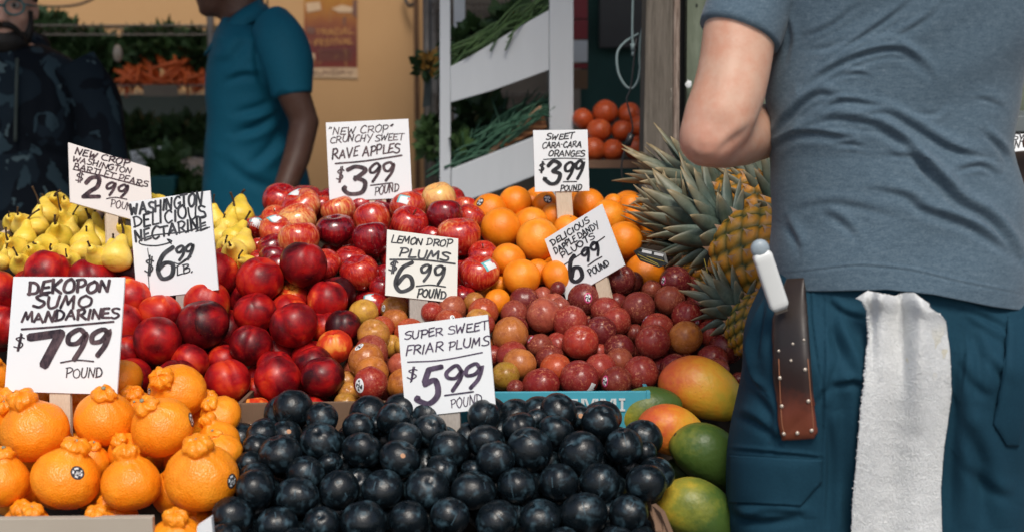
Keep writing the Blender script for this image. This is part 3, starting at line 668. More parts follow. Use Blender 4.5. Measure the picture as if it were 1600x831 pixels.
G = {  # glyph: width, strokes ('~' = curved)
'A': (.86, '0,0 .45,1 .9,0|.14,.34 .76,.36'), 'B': (.72, '.08,0 .12,1|~.0,.98 .6,.97 .66,.72 .15,.52|~.15,.52 .76,.45 .7,.08 .0,.0'), 'C': (.72, '~.8,.86 .5,1 .12,.72 .06,.3 .36,0 .82,.14'),
'D': (.8, '.14,0 .12,1|~0,.98 .5,.97 .86,.62 .7,.14 .02,0'), 'E': (.62, '.74,1 .12,.97 .05,0 .76,.04|.09,.5 .6,.54'), 'F': (.62, '.78,1 .12,.96 .05,0|.09,.5 .62,.56'),
'G': (.76, '~.8,.86 .5,1 .1,.7 .08,.25 .45,0 .8,.2 .78,.46|.5,.46 .88,.48'), 'H': (.76, '.06,0 .12,1|.72,0 .8,1|.1,.48 .76,.52'), 'I': (.26, '.12,0 .2,1'), 'K': (.72, '.1,0 .12,1|.76,1 .13,.42 .82,0'),
'L': (.62, '.14,1 .08,.03 .76,.06'), 'M': (.92, '0,0 .16,1 .45,.28 .8,1 .92,0'), 'N': (.78, '.04,0 .12,1 .68,.02 .82,1'), 'O': (.78, '~.48,1 .1,.78 .06,.28 .40,0 .78,.22 .82,.72 .5,1.02'),
'P': (.68, '.14,0 .14,1|~0,.94 .55,1 .8,.76 .55,.48 .14,.44'), 'R': (.76, '.1,0 .12,1|~0,.95 .55,1 .8,.76 .55,.5 .12,.46|.36,.46 .9,0'), 'S': (.68, '~.82,.9 .45,1 .12,.8 .3,.56 .7,.42 .76,.12 .4,0 .0,.1'),
'T': (.70, '0,.98 .92,1|.46,1 .42,0'), 'U': (.76, '~.1,1 .06,.35 .3,0 .64,.1 .76,.5 .82,1'), 'V': (.75, '0,1 .38,0 .84,1'), 'W': (1.0, '0,1 .2,0 .5,.7 .72,0 1,1'), 'Y': (.72, '.0,1 .4,.5|.86,1 .3,-.15'),
'e': (.6, '~.1,.35 .7,.45 .6,.7 .3,.7 .08,.35 .3,0 .72,.1'), 'X': (.7, '0,0 .8,1|.05,1 .75,0'),
'2': (.8, '~.05,.72 .3,1 .78,.92 .72,.6 .35,.3 .02,.03|.0,.05 .95,.07'), '3': (.8, '~.1,.84 .42,1 .82,.84 .42,.56|~.42,.56 .9,.44 .78,.1 .34,0 .02,.16 .12,.26'),
'5': (.8, '.9,.98 .38,.96 .24,.55|~.24,.55 .7,.62 .86,.28 .5,0 .1,.06 .04,.18'), '6': (.75, '~.74,1 .34,.78 .06,.3 .32,0 .74,.12 .76,.42 .42,.52 .1,.26'), '7': (.85, '.02,.9 .95,.98 .42,0'),
'9': (.75, '~.8,.82 .5,1 .12,.78 .2,.52 .55,.56 .8,.86 .74,.45 .42,0'), '$': (.6, '~.8,.78 .5,.9 .15,.7 .75,.36 .5,.12 .05,.22|.46,1.08 .36,-.08|.62,1.05 .52,-.08'), '.': (.25, '.05,.0 .12,.04'), '-': (.35, '.05,.45 .35,.48'),
'"': (.35, '.1,1.05 .02,.8|.3,1.05 .22,.8'), '`': (.35, '.3,1.05 .1,.85|.45,1.05 .25,.85')}
class Sign:
    def __init__(s, quad, dB, inkname):
        TL, TR, BR, BL = [np.array(q, float) for q in quad]
        u, v = TR-TL, BL-TL; sc = dB/FPX
        S = u[0]*v[0]+u[1]*v[1]; Lv = np.linalg.norm(v)
        if abs(S) < .02*np.linalg.norm(u)*Lv: b = -.14*Lv
        else: b = -max(.10*Lv, min(math.sqrt(abs(S)), .6*Lv))
        a = -S/b
        dTL = dB-b*sc; dTR = dTL+a*sc
        s.P = [at(*TL, dTL), at(*TR, dTR), None, at(*BL, dB)]; s.P[2] = s.P[1]+s.P[3]-s.P[0]
        s.n = (s.P[1]-s.P[0]).cross(s.P[3]-s.P[0]).normalized()
        if s.n.y > 0: s.n = -s.n
        s.mb = MB(); s.dB = dB; s.ink = M[inkname]; s.z = 0
    def hit(s, x, y):
        d = ray(x, y); c = Vector((0, 0, CAMZ)); t = (s.P[0]-c).dot(s.n)/d.dot(s.n); return c+d*t
    def stroke(s, pts, wd, chisel=.25):
        P = [np.array(p, float) for p in pts]; n = len(P)
        if n == 1: P = [P[0]-.3, P[0]+.3]; n = 2
        L = []; s.z += 1; lift = s.n*(.0006+.00005*(s.z % 12))
        for i in range(n):
            t = P[min(i+1, n-1)]-P[max(i-1, 0)]; t = t/(np.linalg.norm(t)+1e-6); nn = np.array([-t[1], t[0]])
            if 0 < i < n-1:
                t0 = P[i]-P[i-1]; t0 = t0/(np.linalg.norm(t0)+1e-6); c = max(.6, abs(np.dot(np.array([-t0[1], t0[0]]), nn))); k = 1/c
            else: k = 1
            w_ = wd*.5*(1+chisel*(abs(t[1])-.5))*k
            L.append((P[i]+nn*w_, P[i]-nn*w_))
        e0 = P[0]-P[1]; e0 = e0/(np.linalg.norm(e0)+1e-6)*wd*.35; e1 = P[-1]-P[-2]; e1 = e1/(np.linalg.norm(e1)+1e-6)*wd*.35
        V = [s.hit(*(L[0][0]*.8+L[0][1]*.2+e0))+lift, s.hit(*(L[0][1]*.8+L[0][0]*.2+e0))+lift]
        for a, b in L: V += [s.hit(*a)+lift, s.hit(*b)+lift]
        V += [s.hit(*(L[-1][0]*.8+L[-1][1]*.2+e1))+lift, s.hit(*(L[-1][1]*.8+L[-1][0]*.2+e1))+lift]
        m = len(V)//2; s.mb.add(V, [(2*i, 2*i+1, 2*i+3, 2*i+2) for i in range(m-1)])
    def glyph(s, ch, o, ex, ey, wd):
        for st in G[ch][1].split('|'):
            cur = st[0] == '~'; pts = [tuple(map(float, q.split(','))) for q in st.lstrip('~').split()]
            pts = [(x+random.uniform(-.045, .045), y+random.uniform(-.045, .045)) for x, y in pts]
            W = [(*(o+ex*x+ey*y), 0) for x, y in pts]
            if cur: W = catmull(W, 7)
            else:
                W2 = [Vector(W[0])]
                for p in W[1:]: W2.append(Vector(p))
                W = W2
            W = [Vector(p)[:2] for p in W]
            if cur: s.stroke(W, wd)
            else:
                for a, b in zip(W[:-1], W[1:]): s.stroke([a, ((a[0]+b[0])/2, (a[1]+b[1])/2+random.uniform(-.15, .15)), b], wd)
    def line(s, text, p0, p1, cap, wd, slant=.18, cap1=None):
        cap *= .88; wd *= .88; cap1 = cap1*.86 if cap1 else None
        p0, p1 = np.array(p0, float), np.array(p1, float); L = np.linalg.norm(p1-p0); d = (p1-p0)/L; up = np.array([d[1], -d[0]])
        ws = [(.5 if c == ' ' else G[c][0]+.24) for c in text]; tot = sum(ws)-.24; sx = L/tot; x = 0
        for c, g in zip(text, ws):
            cc = cap+(cap1-cap)*x/tot if cap1 else cap
            if c != ' ':
                h = cc*random.uniform(.88, 1.10); o = p0+d*x*sx+up*random.uniform(-.07, .07)*cc
                rt = random.uniform(-.07, .07); s.glyph(c, o, d*sx*random.uniform(.93, 1.05)+up*sx*rt, up*h+d*(slant+random.uniform(-.07, .07))*h, wd*random.uniform(.85, 1.12))
            x += g
        return s
    def dig(s, ch, x0, y0, x1, y1, wd, slant=0., rot=0.):
        o = np.array([x0, y1], float); wbox = (x1-x0); gw = {'2': .95, '3': .88, '5': .9, '6': .8, '7': .95, '9': .8, '$': .8}[ch]
        s.glyph(ch, o, np.array([wbox/gw, 0]), np.array([slant*(y1-y0), -(y1-y0)]), wd); return s
    def rule(s, pts, wd): s.stroke([Vector(p)[:2] for p in catmull([(*p, 0) for p in pts], 6)], wd, 0); return s
    def finish(s, label, card, stake=None, stake_mat='stake', group='hand-lettered price signs'):
        c = (s.P[3]+s.P[2])/2; e = empty('price_sign', c, label, 'price sign', group); t = -s.n*.0028
        m = MB(); m.hexa(s.P+[p+t for p in s.P]); m.build('card', M[card], e)
        s.mb.build('lettering', s.ink, e)
        if stake:                               # x at top, y at top, x at bottom, y at bottom, width, all px; runs on down into the fruit
            x0, y0, x1, y1, wd = stake
            a = s.hit(x0, y0-18)-s.n*.0032; b = s.hit(x1, y1); b = a+(b-a)*1.0
            dirv = (b-a).normalized(); side = dirv.cross(s.n).normalized()*(wd*s.dB/FPX/2); b = b+dirv*.10; th = -s.n*.006
            m = MB(); m.hexa([a-side, a+side, b+side, b-side, a-side+th, a+side+th, b+side+th, b-side+th]); m.build('stake', M[stake_mat], e)
        return e
s = Sign(SIGN_PX[2], 1.985, 'ink_navy')
s.line('DEKOPON', (44, 459), (170, 456), 22, 5.2).line('SUMO', (52, 480.5), (139, 479), 20, 4.8).line('MANDARINES', (35, 503), (184, 496), 17, 4.6)
s.ink = M['ink_brown']
s.rule([(34, 514), (90, 510), (178, 502)], 3.2).dig('$', 20, 523, 36, 546, 2.0, .15).dig('7', 46, 520, 98, 570, 14, .0).dig('9', 98, 515, 130, 560, 7.5, .12).dig('9', 137, 513, 166, 557, 7.5, .12)
s.rule([(95, 566), (120, 562), (147, 564)], 2).line('POUND', (103, 590), (159, 588), 16, 2.0)
s.finish('white price sign reading DEKOPON SUMO MANDARINES 7.99, in the mandarins', 'card', (91, 612, 94, 660, 36))
s = Sign(SIGN_PX[1], 2.285, 'ink_grey')
s.line('WASHINGTON', (204, 336), (316, 321), 20, 3.6, .12, 25).line('DELICIOUS', (209, 356), (320, 338), 20, 3.4, .1, 24).line('NECTARINE', (212, 378), (322, 357), 20, 3.6, .1, 22)
s.rule([(322, 352), (290, 362), (240, 368), (219, 376), (222, 382), (245, 384), (268, 378), (262, 374), (268, 381)], 2).rule([(306, 362), (328, 355)], 1.6)
s.dig('$', 226, 402, 239, 428, 2.2, .05).rule([(231, 388), (233, 402)], 1.2).rule([(232, 428), (234, 456)], 1.2).dig('6', 244, 388, 272, 434, 6.5, .0).dig('9', 273, 384, 286, 407, 4, .1).dig('9', 288, 381, 300, 405, 4, .1)
s.rule([(272, 410), (280, 412), (290, 405), (299, 401)], 1.8).rule([(274, 418), (298, 402)], 1.6).line('LB.', (277, 432), (302, 424), 17, 2.4, .2)
s.finish('white price sign reading WASHINGTON DELICIOUS NECTARINE 6.99, tilted above the nectarines', 'card', (282, 455, 284, 485, 20), 'stake_grey')
s = Sign(SIGN_PX[0], 2.405, 'ink_brown')
s.line('NEW CROP', (117, 241), (199, 260), 10.5, 2.3, .1).line('WASHINGTON', (113, 253), (203, 272), 9.5, 2.0, .1).line('BARTLET PEARS', (114, 265), (228, 293), 11, 2.0, .1)
s.rule([(121, 266.5), (170, 278), (222, 292)], 2).dig('$', 117, 270, 129, 285, 1.6, .1).dig('2', 130, 278, 156, 309, 6.5, .1).dig('9', 163, 285, 178, 305, 3.8, .1).dig('9', 181, 289, 197, 309, 3.8, .1)
s.rule([(166, 311), (180, 309), (198, 312)], 1.4).line('POUND', (172, 324), (213, 331), 13, 1.6, .0)
s.finish('white price sign reading NEW CROP WASHINGTON BARTLET PEARS 2.99, sloping behind the nectarine sign', 'card_shaded', (178, 334, 179, 385, 25))
s = Sign(SIGN_PX[3], 2.575, 'ink_grey')
s.line('"NEW CROP`', (513, 211), (612, 206), 13, 1.7, .2).line('CRUNCHY SWEET', (516, 223.5), (629, 219), 12, 1.7, .2).line('RAVE APPLES', (519, 249), (623, 238), 16, 2.5, .2)
s.ink = M['ink_brown']
s.rule([(524, 256), (570, 252), (628, 243)], 2.4).dig('$', 524, 262, 536, 284, 1.8, .1).dig('3', 535, 259, 568, 304, 6.5, .1).dig('9', 572, 256, 591, 284, 4.2, .14).dig('9', 594, 253, 612, 283, 4.2, .14)
s.rule([(579, 290), (613, 286)], 2).line('POUND', (585, 305), (622, 299), 14, 1.8, .2)
s.finish('white price sign reading NEW CROP CRUNCHY SWEET RAVE APPLES 3.99, behind the apples', 'card', (590, 314, 590, 345, 26))
s = Sign(SIGN_PX[4], 2.475, 'ink_black')
s.line('SWEET', (853, 218), (895, 217), 10, 1.9, .25).line('CARA-CARA', (847, 232), (907, 230), 10.5, 1.8, .2).line('ORANGES', (857, 245), (912, 244), 10.5, 1.9, .15)
s.rule([(849, 249.5), (880, 247.5), (914, 249)], 1.2).dig('$', 841, 254, 850, 269, 1.7, .1).dig('3', 850, 253, 874, 287, 5.8, .1).dig('9', 879, 253, 894, 281, 4.3, .12).dig('9', 895, 252, 909, 279, 4.3, .12)
s.rule([(880, 284.5), (901, 284)], 1.6).line('POUND', (875, 300), (908, 297), 10, 1.8, .2)
s.finish('white price sign reading SWEET CARA CARA ORANGES 3.99, upright above the oranges', 'card', (880, 300, 884, 346, 25))
s = Sign(SIGN_PX[5], 2.31, 'ink_black')
s.line('DELICIOUS', (864, 385), (921, 348), 10, 2.0, .1).line('DAPPLE DANDY', (868, 397), (936, 355), 10.5, 1.9, .1).line('PLUOTS', (879, 404), (929, 372), 10.5, 2.0, .1)
s.rule([(874, 419), (910, 395), (945, 370)], 1.7)
def rdig(s, ch, x, y, w_, h, wd, ang):       # digit on a turned sign: lower left corner, width, height
    e = np.array([math.cos(ang), -math.sin(ang)]); u = np.array([-math.sin(ang), -math.cos(ang)]); gw = {'6': .8, '9': .8, '$': .8}[ch]
    s.glyph(ch, np.array([x, y], float), e*w_/gw, u*h+e*.15*h, wd)
A_ = R(29); rdig(s, '$', 879, 436, 10, 18, 1.8, A_); rdig(s, '6', 895, 444, 20, 38, 6, A_); rdig(s, '9', 914, 411, 13, 21, 3.8, A_); rdig(s, '9', 928, 403, 13, 21, 3.8, A_)
s.rule([(919, 415), (930, 407), (941, 401)], 1.6).line('POUND', (923, 432), (952, 414), 11, 1.9, .1)
s.finish('white price sign reading DELICIOUS DAPPLE DANDY PLUOTS 6.99, tilted above the pluots', 'card', (934, 440, 945, 466, 22))
s = Sign(SIGN_PX[6], 2.235, 'ink_grey')
s.line('LEMON DROP', (611, 379), (703, 386), 12.5, 2.2, .2).line('PLUMS', (622, 401), (698, 406), 16, 3.2, .2).rule([(609, 405.5), (660, 406), (711, 412)], 2.4)
s.dig('$', 606, 407, 620, 426, 2.2, .1).dig('6', 616, 411, 645, 454, 6.2, .0).dig('9', 654, 413, 670, 440, 4.2, .12).dig('9', 675, 415, 692, 443, 4.2, .12).rule([(650, 447), (672, 445), (696, 448)], 2).line('POUND', (651, 464), (695, 466), 14.5, 2.6, .15)
s.finish('cream price sign reading LEMON DROP PLUMS 6.99, on a grey stake', 'card_cream', (655, 468, 655, 505, 30), 'stake_grey')
s = Sign(SIGN_PX[7], 1.965, 'ink_purple')
s.line('SUPER SWEET', (632, 530), (761, 514), 14.5, 2.2, .15).line('FRIAR PLUMS', (634, 554), (762, 540), 16, 2.2, .2).rule([(637, 565), (690, 562), (754, 550)], 2)
s.dig('$', 634, 574, 650, 594, 1.7, .1).dig('5', 650, 572, 686, 630, 8.5, .1).dig('9', 692, 572, 718, 611, 5.8, .1).dig('9', 722, 568, 748, 607, 5.8, .1).rule([(695, 617), (740, 611)], 2.2)
s.ink = M['ink_purple']; s.line('POUND', (705, 637), (752, 631), 17, 1.7, .15)
s.finish('white price sign reading SUPER SWEET FRIAR PLUMS 5.99, planted in the black plums', 'card', (700, 646, 702, 680, 36), 'stake_grey')

# ============================================================ stall: boxes and board under the fruit
k = NM('cardboard', .8, .25); k.col(k.mix(k.noise(14, 4), (.135, .078, .048), (.20, .125, .08))); k.bump(k.noise(80, 2, k.scaled(k.coord(), (6, 6, .3))), .2, .002); M['cardboard'] = k.m
k = NM('grey_board', .8, .25); k.col(k.mix(k.noise(10, 4), (.36, .31, .25), (.46, .41, .34))); M['greyboard'] = k.m
k = NM('blue_box', .55, .4); k.col(k.mix(k.noise(9, 4), (.045, .30, .40), (.07, .38, .48))); M['bluebox'] = k.m
M['white_print'] = plain('white_print', (.62, .66, .66), .6, .3, .1, 30, 0)
k = NM('dark_wood', .75, .3); k.col(k.mix(k.noise(8, 5, k.scaled(k.coord(), (1, 9, 9))), (.028, .020, .014), (.07, .05, .035))); M['darkwood'] = k.m
M['floor'] = plain('concrete', (.16, .155, .15), .85, .3, .3, 3, .2)
g_ = MB(); g_.box((0, 8, -.05), (60, 60, .1)); tag(g_.build('ground', M['floor']), kind='structure')
def rim(name, pts, h_px, thick, matn, label, group=None, parts=None):
    """Front wall of an open cardboard box: pts are (x, y, Y) of the rim, left to right."""
    return None
st = empty('display_stand', (0, 2.1, 0), 'sloping wooden display stand under the fruit', 'display stand')
m = MB(); ys = [345, 360, 400, 480, 560, 640, 720, 800, 880]
Vg = []; X0, X1 = -1.15, .62
for y in ys:
    d_ = D_back(y)+.16; p = at(800, y, d_); Vg.append((d_, p.z))
for (a, b) in zip(Vg[:-1], Vg[1:]):
    m.hexa([(X0, a[0], a[1]), (X1, a[0], a[1]), (X1, b[0], b[1]), (X0, b[0], b[1]), (X0, a[0]+.015, a[1]-.02), (X1, a[0]+.015, a[1]-.02), (X1, b[0]+.015, b[1]-.02), (X0, b[0]+.015, b[1]-.02)])
m.build('board', M['darkwood'], st)
zf = Vg[-1][1]; yf = Vg[-1][0]
m = MB(); m.box(((X0+.24)/2, 1.66, .29), (.24-X0, .03, .58)); m.build('front_panel', M['darkwood'], st)
for x in (X0+.05, .20):
    m = MB(); m.box((x, 2.75, .45), (.06, .06, .9)); m.build('leg', M['darkwood'], st)
def box_thing(label, mat_, a, b, zt, zb, yb, sides=True, th=.006, name='cardboard_box'):
    # a, b: front rim corners (world); zt(top), zb(bottom), yb (back)
    e = empty(name, (a.x, a.y, zb), label, 'box')
    m = MB(); m.hexa([(a.x, a.y, a.z), (b.x, b.y, b.z), (b.x, b.y, zb), (a.x, a.y, zb), (a.x, a.y+th, a.z), (b.x, b.y+th, b.z), (b.x, b.y+th, zb), (a.x, a.y+th, zb)]); m.build('front_wall', M[mat_], e, bevel=.001)
    for p, sg in ((a, -1), (b, 1)) if sides else ():
        m = MB(); q = Vector((p.x, yb, p.z-.01)); x1 = p.x+sg*th
        m.hexa([(p.x, p.y, p.z), (q.x, q.y, q.z), (q.x, q.y, zb), (p.x, p.y, zb), (x1, p.y, p.z), (x1, q.y, q.z), (x1, q.y, zb), (x1, p.y, zb)]); m.build('side_wall', M[mat_], e, bevel=.001)
    return e
YB = 2.012
a, b = at(376, 630, YB), at(632, 626, YB); e = box_thing('brown cardboard box rim under the nectarines and lemon drop plums', 'cardboard', a, b, 0, a.z-.06, 2.2)
m = MB(); c0, c1 = at(376, 664, YB), at(432, 664, YB); m.hexa([c0+Vector((0, -.003, .002)), c1+Vector((0, -.003, .002)), c1+Vector((0, -.003, -.001)), c0+Vector((0, -.003, -.001)), c0+Vector((0, -.0005, .002)), c1+Vector((0, -.0005, .002)), c1+Vector((0, -.0005, -.001)), c0+Vector((0, -.0005, -.001))]); m.build('printed_stripe', M['white_print'], e)
a, b = at(640, 613, YB+.02), at(1010, 611, YB+.02); e = box_thing('bright blue printed box rim under the pluots', 'bluebox', a, b, 0, a.z-.055, 2.2)
# block letters on the blue box
m = MB()
def quadpx(m, P, Y):
    V = [at(x, y, Y) for x, y in P]; m.prism(V, Vector((0, .0008, 0)))
yb_ = YB+.0185
def block(ch, x0, x1, y0, y1):
    w_ = x1-x0; t = w_*.19
    if ch == 'M':
        quadpx(m, [(x0, y0), (x0+t, y0), (x0+t, y1), (x0, y1)], yb_); quadpx(m, [(x1-t, y0), (x1, y0), (x1, y1), (x1-t, y1)], yb_)
        quadpx(m, [(x0+t, y0), (x0+t*1.7, y0), (x0+w_*.5+t*.3, y1-3), (x0+w_*.5-t*.3, y1)], yb_-.0004); quadpx(m, [(x1-t*1.7, y0), (x1-t, y0), (x0+w_*.5+t*.3, y1), (x0+w_*.5-t*.3, y1-3)], yb_-.0008)
        for sx in (x0-2, x1-t-2): quadpx(m, [(sx, y1-3), (sx+t+4, y1-3), (sx+t+4, y1), (sx, y1)], yb_-.0012)
    else:
        quadpx(m, [(x0+w_*.3, y0), (x0+w_*.7, y0), (x0+w_*.7, y1), (x0+w_*.3, y1)], yb_)
        for yy in (y0, y1-3): quadpx(m, [(x0, yy), (x1, yy), (x1, yy+3), (x0, yy+3)], yb_-.0004)
block('I', 893, 903, 623, 642); block('M', 908, 935, 622.5, 642); block('M', 938, 963, 622.5, 642); block('I', 967, 977, 622, 642)
m.build('lettering', M['white_print'], e)
# front boxes
a, b = at(-70, 811, 1.715), at(238, 808, 1.715); e = box_thing('plain grey cardboard box front below the mandarins', 'greyboard', a, b, 0, a.z-.14, 1.98, False, .012)
a, b = at(318, 836, 1.70), at(1030, 840, 1.70); e = box_thing('low cardboard tray holding the black plums', 'cardboard', a, b, 0, a.z-.12, 1.95, name='cardboard_tray')
m = MB(); q = [at(1018, 788, 1.76), at(1032, 800, 1.735), at(1052, 850, 1.72), at(1028, 850, 1.72)]; m.prism(q, Vector((.006, .006, 0))); m.build('torn_corner', M['cardboard'], e)
m = MB(); q = [at(308, 822, 1.70), at(330, 808, 1.71), at(334, 850, 1.71), at(306, 850, 1.70)]; m.prism(q, Vector((0, .012, 0))); m.build('corner_flap', M['card'], e)
# wooden side of the pear crate
cr = empty('wooden_crate', at(0, 400, 2.5), 'weathered wooden crate side left of the pears', 'crate')
m = MB(); m.hexa([at(-30, 388, 2.40), at(50, 338, 2.62), at(50, 352, 2.62), at(-30, 420, 2.40)]+[at(-30, 388, 2.40)+Vector((-.012, .004, 0)), at(50, 338, 2.62)+Vector((-.012, .004, 0)), at(50, 352, 2.62)+Vector((-.012, .004, 0)), at(-30, 420, 2.40)+Vector((-.012, .004, 0))])
m.build('side_board', M['stake'], cr)

# ============================================================ pineapples
k = NM('pineapple_rind', .5, .4)
ed = k.attr('eye'); v = k.coord()
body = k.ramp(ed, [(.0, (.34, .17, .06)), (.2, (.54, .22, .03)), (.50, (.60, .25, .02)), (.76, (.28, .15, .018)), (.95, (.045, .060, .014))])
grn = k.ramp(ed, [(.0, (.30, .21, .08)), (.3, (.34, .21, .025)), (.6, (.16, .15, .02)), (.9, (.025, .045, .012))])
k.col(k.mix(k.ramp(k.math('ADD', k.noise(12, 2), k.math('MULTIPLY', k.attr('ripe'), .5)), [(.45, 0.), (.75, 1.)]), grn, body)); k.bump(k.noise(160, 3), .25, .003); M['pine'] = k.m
k = NM('pineapple_bract', .65, .3); k.col(k.mix(k.noise(90, 3), (.34, .19, .11), (.50, .33, .21))); M['bract'] = k.m
k = NM('pineapple_leaf', .48, .45); n1 = k.noise(22, 5, None, .7); tipf = k.attr('tip')
lf = k.ramp(n1, [(.3, (.032, .060, .044)), (.5, (.088, .128, .10)), (.75, (.21, .25, .20))])
lf = k.mix(k.ramp(tipf, [(.55, 0.), (.80, .30), (.94, .8), (1., 1.)]), lf, (.34, .25, .13)); k.col(lf)
k.bump(k.noise(60, 3, k.scaled(k.coord(), (1, 1, 1))), .15, .004); k.set('Subsurface Weight', .0); M['pleaf'] = k.m
M['tag_black'] = plain('tag_black', (.012, .014, .012), .35, .5, .2, 30, 0)
M['tag_gold'] = plain('tag_gold', (.45, .36, .06), .4, .5, .2, 30, 0)
M['tag_blue'] = plain('tag_print', (.25, .42, .46), .4, .5, .2, 30, 0)
def add_attr(me, name, vals):
    a = me.attributes.new(name, 'FLOAT', 'POINT'); a.data.foreach_set('value', np.asarray(vals, np.float32))
def pineapple(label, base, top, r, nleaf, leaf_len, seed, ripe, spread=1., droop=.3):
    """base and top: centres of the two ends of the fruit; the crown grows on past top."""
    rnd = random.Random(seed); base, top = Vector(base), Vector(top); ax = (top-base); L = ax.length; ax.normalize()
    e = empty('pineapple', base, label, 'pineapple', 'pineapples lying beside the man')
    Q = ax.to_track_quat('Z', 'Y').to_matrix(); mid = (base+top)/2
    NA, NR = 11, max(8, int(L/(2*math.pi*r/11*.62)))
    def prof(z): return r*max(0.02, 1-abs(2*z-1)**3.2*.85)**.5*(1-.06*(z-.3))
    V = []; Fs = []; eye = []; nu, nv = 132, 110; cen = []
    for j in range(nv+1):
        z = j/nv
        for i in range(nu):
            ph = 2*math.pi*i/nu
            a = NA*i/nu; row = z*NR
            best = 9
            for rr in (math.floor(row)-1, math.floor(row), math.floor(row)+1, math.floor(row)+2):
                off = rr*.56; aa = (a-off) % 1; da = min(aa, 1-aa); dr = abs(row-rr)
                q = math.sqrt((da*1.05)**2+(dr*.66)**2)*.75+.25*(da*1.1+dr*.6); best = min(best, q)
            d_ = min(1, best/.56); eye.append(d_)
            rad = prof(z)+r*.11*(1-d_**2.2)+r*.03*math.exp(-(d_/.2)**2)
            V.append(mid+Q @ Vector((rad*math.cos(ph), rad*math.sin(ph), (z-.5)*L)))
    for j in range(nv):
        for i in range(nu): Fs.append((j*nu+i, j*nu+(i+1) % nu, (j+1)*nu+(i+1) % nu, (j+1)*nu+i))
    Fs += [list(range(nu-1, -1, -1)), list(range(nv*nu, (nv+1)*nu))]
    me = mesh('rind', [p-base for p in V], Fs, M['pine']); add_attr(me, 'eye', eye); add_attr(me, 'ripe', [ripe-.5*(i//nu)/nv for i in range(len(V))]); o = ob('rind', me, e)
    m = MB()
    for rr in range(1, NR):
        z = rr/NR; off = rr*.56
        for a in range(NA):
            ph = 2*math.pi*(a+off)/NA; rad = prof(z)+r*.10
            n = Q @ Vector((math.cos(ph), math.sin(ph), 0)); t = Q @ Vector((-math.sin(ph), math.cos(ph), 0)); p = mid+n*rad+ax*((z-.5)*L)
            w_ = r*.105; h = L/NR*.62*rnd.uniform(.8, 1.2)
            tip = p+ax*h*.7+n*r*.10+t*rnd.uniform(-.1, .1)*w_
            V3 = [p-t*w_*.9-ax*h*.22, p+t*w_*.9-ax*h*.22, p+t*w_*.42+ax*h*.12+n*r*.05, p-t*w_*.42+ax*h*.12+n*r*.05, tip, p-ax*h*.35-n*r*.03]
            m.add(V3, [(0, 1, 2, 3), (3, 2, 4), (1, 0, 5)])
    m.build('bracts', M['bract'], e)
    Vl = []; Fl = []; tipv = []
    for i in range(nleaf):
        f = i/nleaf; ph = i*2.39996+rnd.uniform(-.2, .2)
        el = (1.15*(f**.8)+.30)                              # outer leaves splay, inner stand up
        el = min(1.5, el)
        ll = leaf_len*(.42+.58*math.sin(min(1, f*1.25)*math.pi*.60))*rnd.uniform(.8, 1.12); wd = r*.24*(1-.35*f)*rnd.uniform(.7, 1.25)
        out = Q @ Vector((math.cos(ph), math.sin(ph), 0)); sd_ = Q @ Vector((-math.sin(ph), math.cos(ph), 0))
        p = top+out*r*.36*(1-f)+ax*(f*r*.9-.02); d_ = (out*math.cos(el)*spread+ax*math.sin(el)).normalized(); nseg = 9; b0 = len(Vl)
        cv = rnd.uniform(-.25, .75)*(1-f*.4)*droop
        for s_ in range(nseg+1):
            u = s_/nseg; wv = wd*(.75+.5*u*(1-u)*2)*(1-u**2.2)**.75+.0005
            nn = d_.cross(sd_).normalized()
            if nn.dot(out) < 0: nn = -nn
            fold = .55*(1-.5*u)
            for q, lift in ((-1, fold), (-.5, fold*.35), (0, 0), (.5, fold*.35), (1, fold)):
                Vl.append(p+sd_*(q*wv)-nn*(lift*wv*-.9)*(-1)); tipv.append(u)
            p = p+d_*(ll/nseg); d_ = (d_+(out*.22-Vector((0, 0, .12)))*cv).normalized()
        for s_ in range(nseg):
            for q in range(4): a = b0+s_*5+q; Fl.append((a, a+1, a+6, a+5))
    me = mesh('crown', [v-base for v in Vl], Fl, M['pleaf']); add_attr(me, 'tip', tipv); o = ob('crown', me, e)
    sdm = o.modifiers.new('thickness', 'SOLIDIFY'); sdm.thickness = .0012
    return e
def hang_tag(e, pts, Y, lines):
    m = MB(); V = [at(x, y, Y+dy) for x, y, dy in pts]; n = (V[1]-V[0]).cross(V[2]-V[0]).normalized(); n = -n if n.y > 0 else n
    m.prism(V, -n*.0008); o = m.build('tag', M['tag_black'], e)
    def on(x, y): d = ray(x, y); c = Vector((0, 0, CAMZ)); return c+d*((V[0]-c).dot(n)/d.dot(n))
    for nm, poly, mm in lines:
        q = MB()
        for P in poly: q.prism([on(x, y)+n*.0012 for x, y in P], -n*.0006)
        ch = q.build(nm, M[mm]); ch.parent = o; ch.data.transform(Matrix.Translation(-e.location))
def ln(x0, y0, x1, y1, w_=1.5):
    dx, dy = x1-x0, y1-y0; L = math.hypot(dx, dy); nx, ny = -dy/L*w_/2, dx/L*w_/2
    return [(x0+nx, y0+ny), (x1+nx, y1+ny), (x1-nx, y1-ny), (x0-nx, y0-ny)]
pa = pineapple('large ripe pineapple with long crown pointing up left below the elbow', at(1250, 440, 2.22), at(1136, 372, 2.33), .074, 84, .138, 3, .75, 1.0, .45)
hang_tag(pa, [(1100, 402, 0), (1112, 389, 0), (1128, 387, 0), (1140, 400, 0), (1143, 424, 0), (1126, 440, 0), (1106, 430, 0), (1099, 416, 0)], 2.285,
    [('print', [ln(1110, 413, 1117, 416), ln(1119, 410, 1124, 416), ln(1126, 413, 1133, 409)], 'tag_blue'), ('border', [ln(1100, 404, 1106, 429, 1.2), ln(1106, 429, 1126, 439, 1.2), ln(1112, 427, 1136, 420, 1.), ln(1110, 422, 1136, 416, .8)], 'tag_gold')])
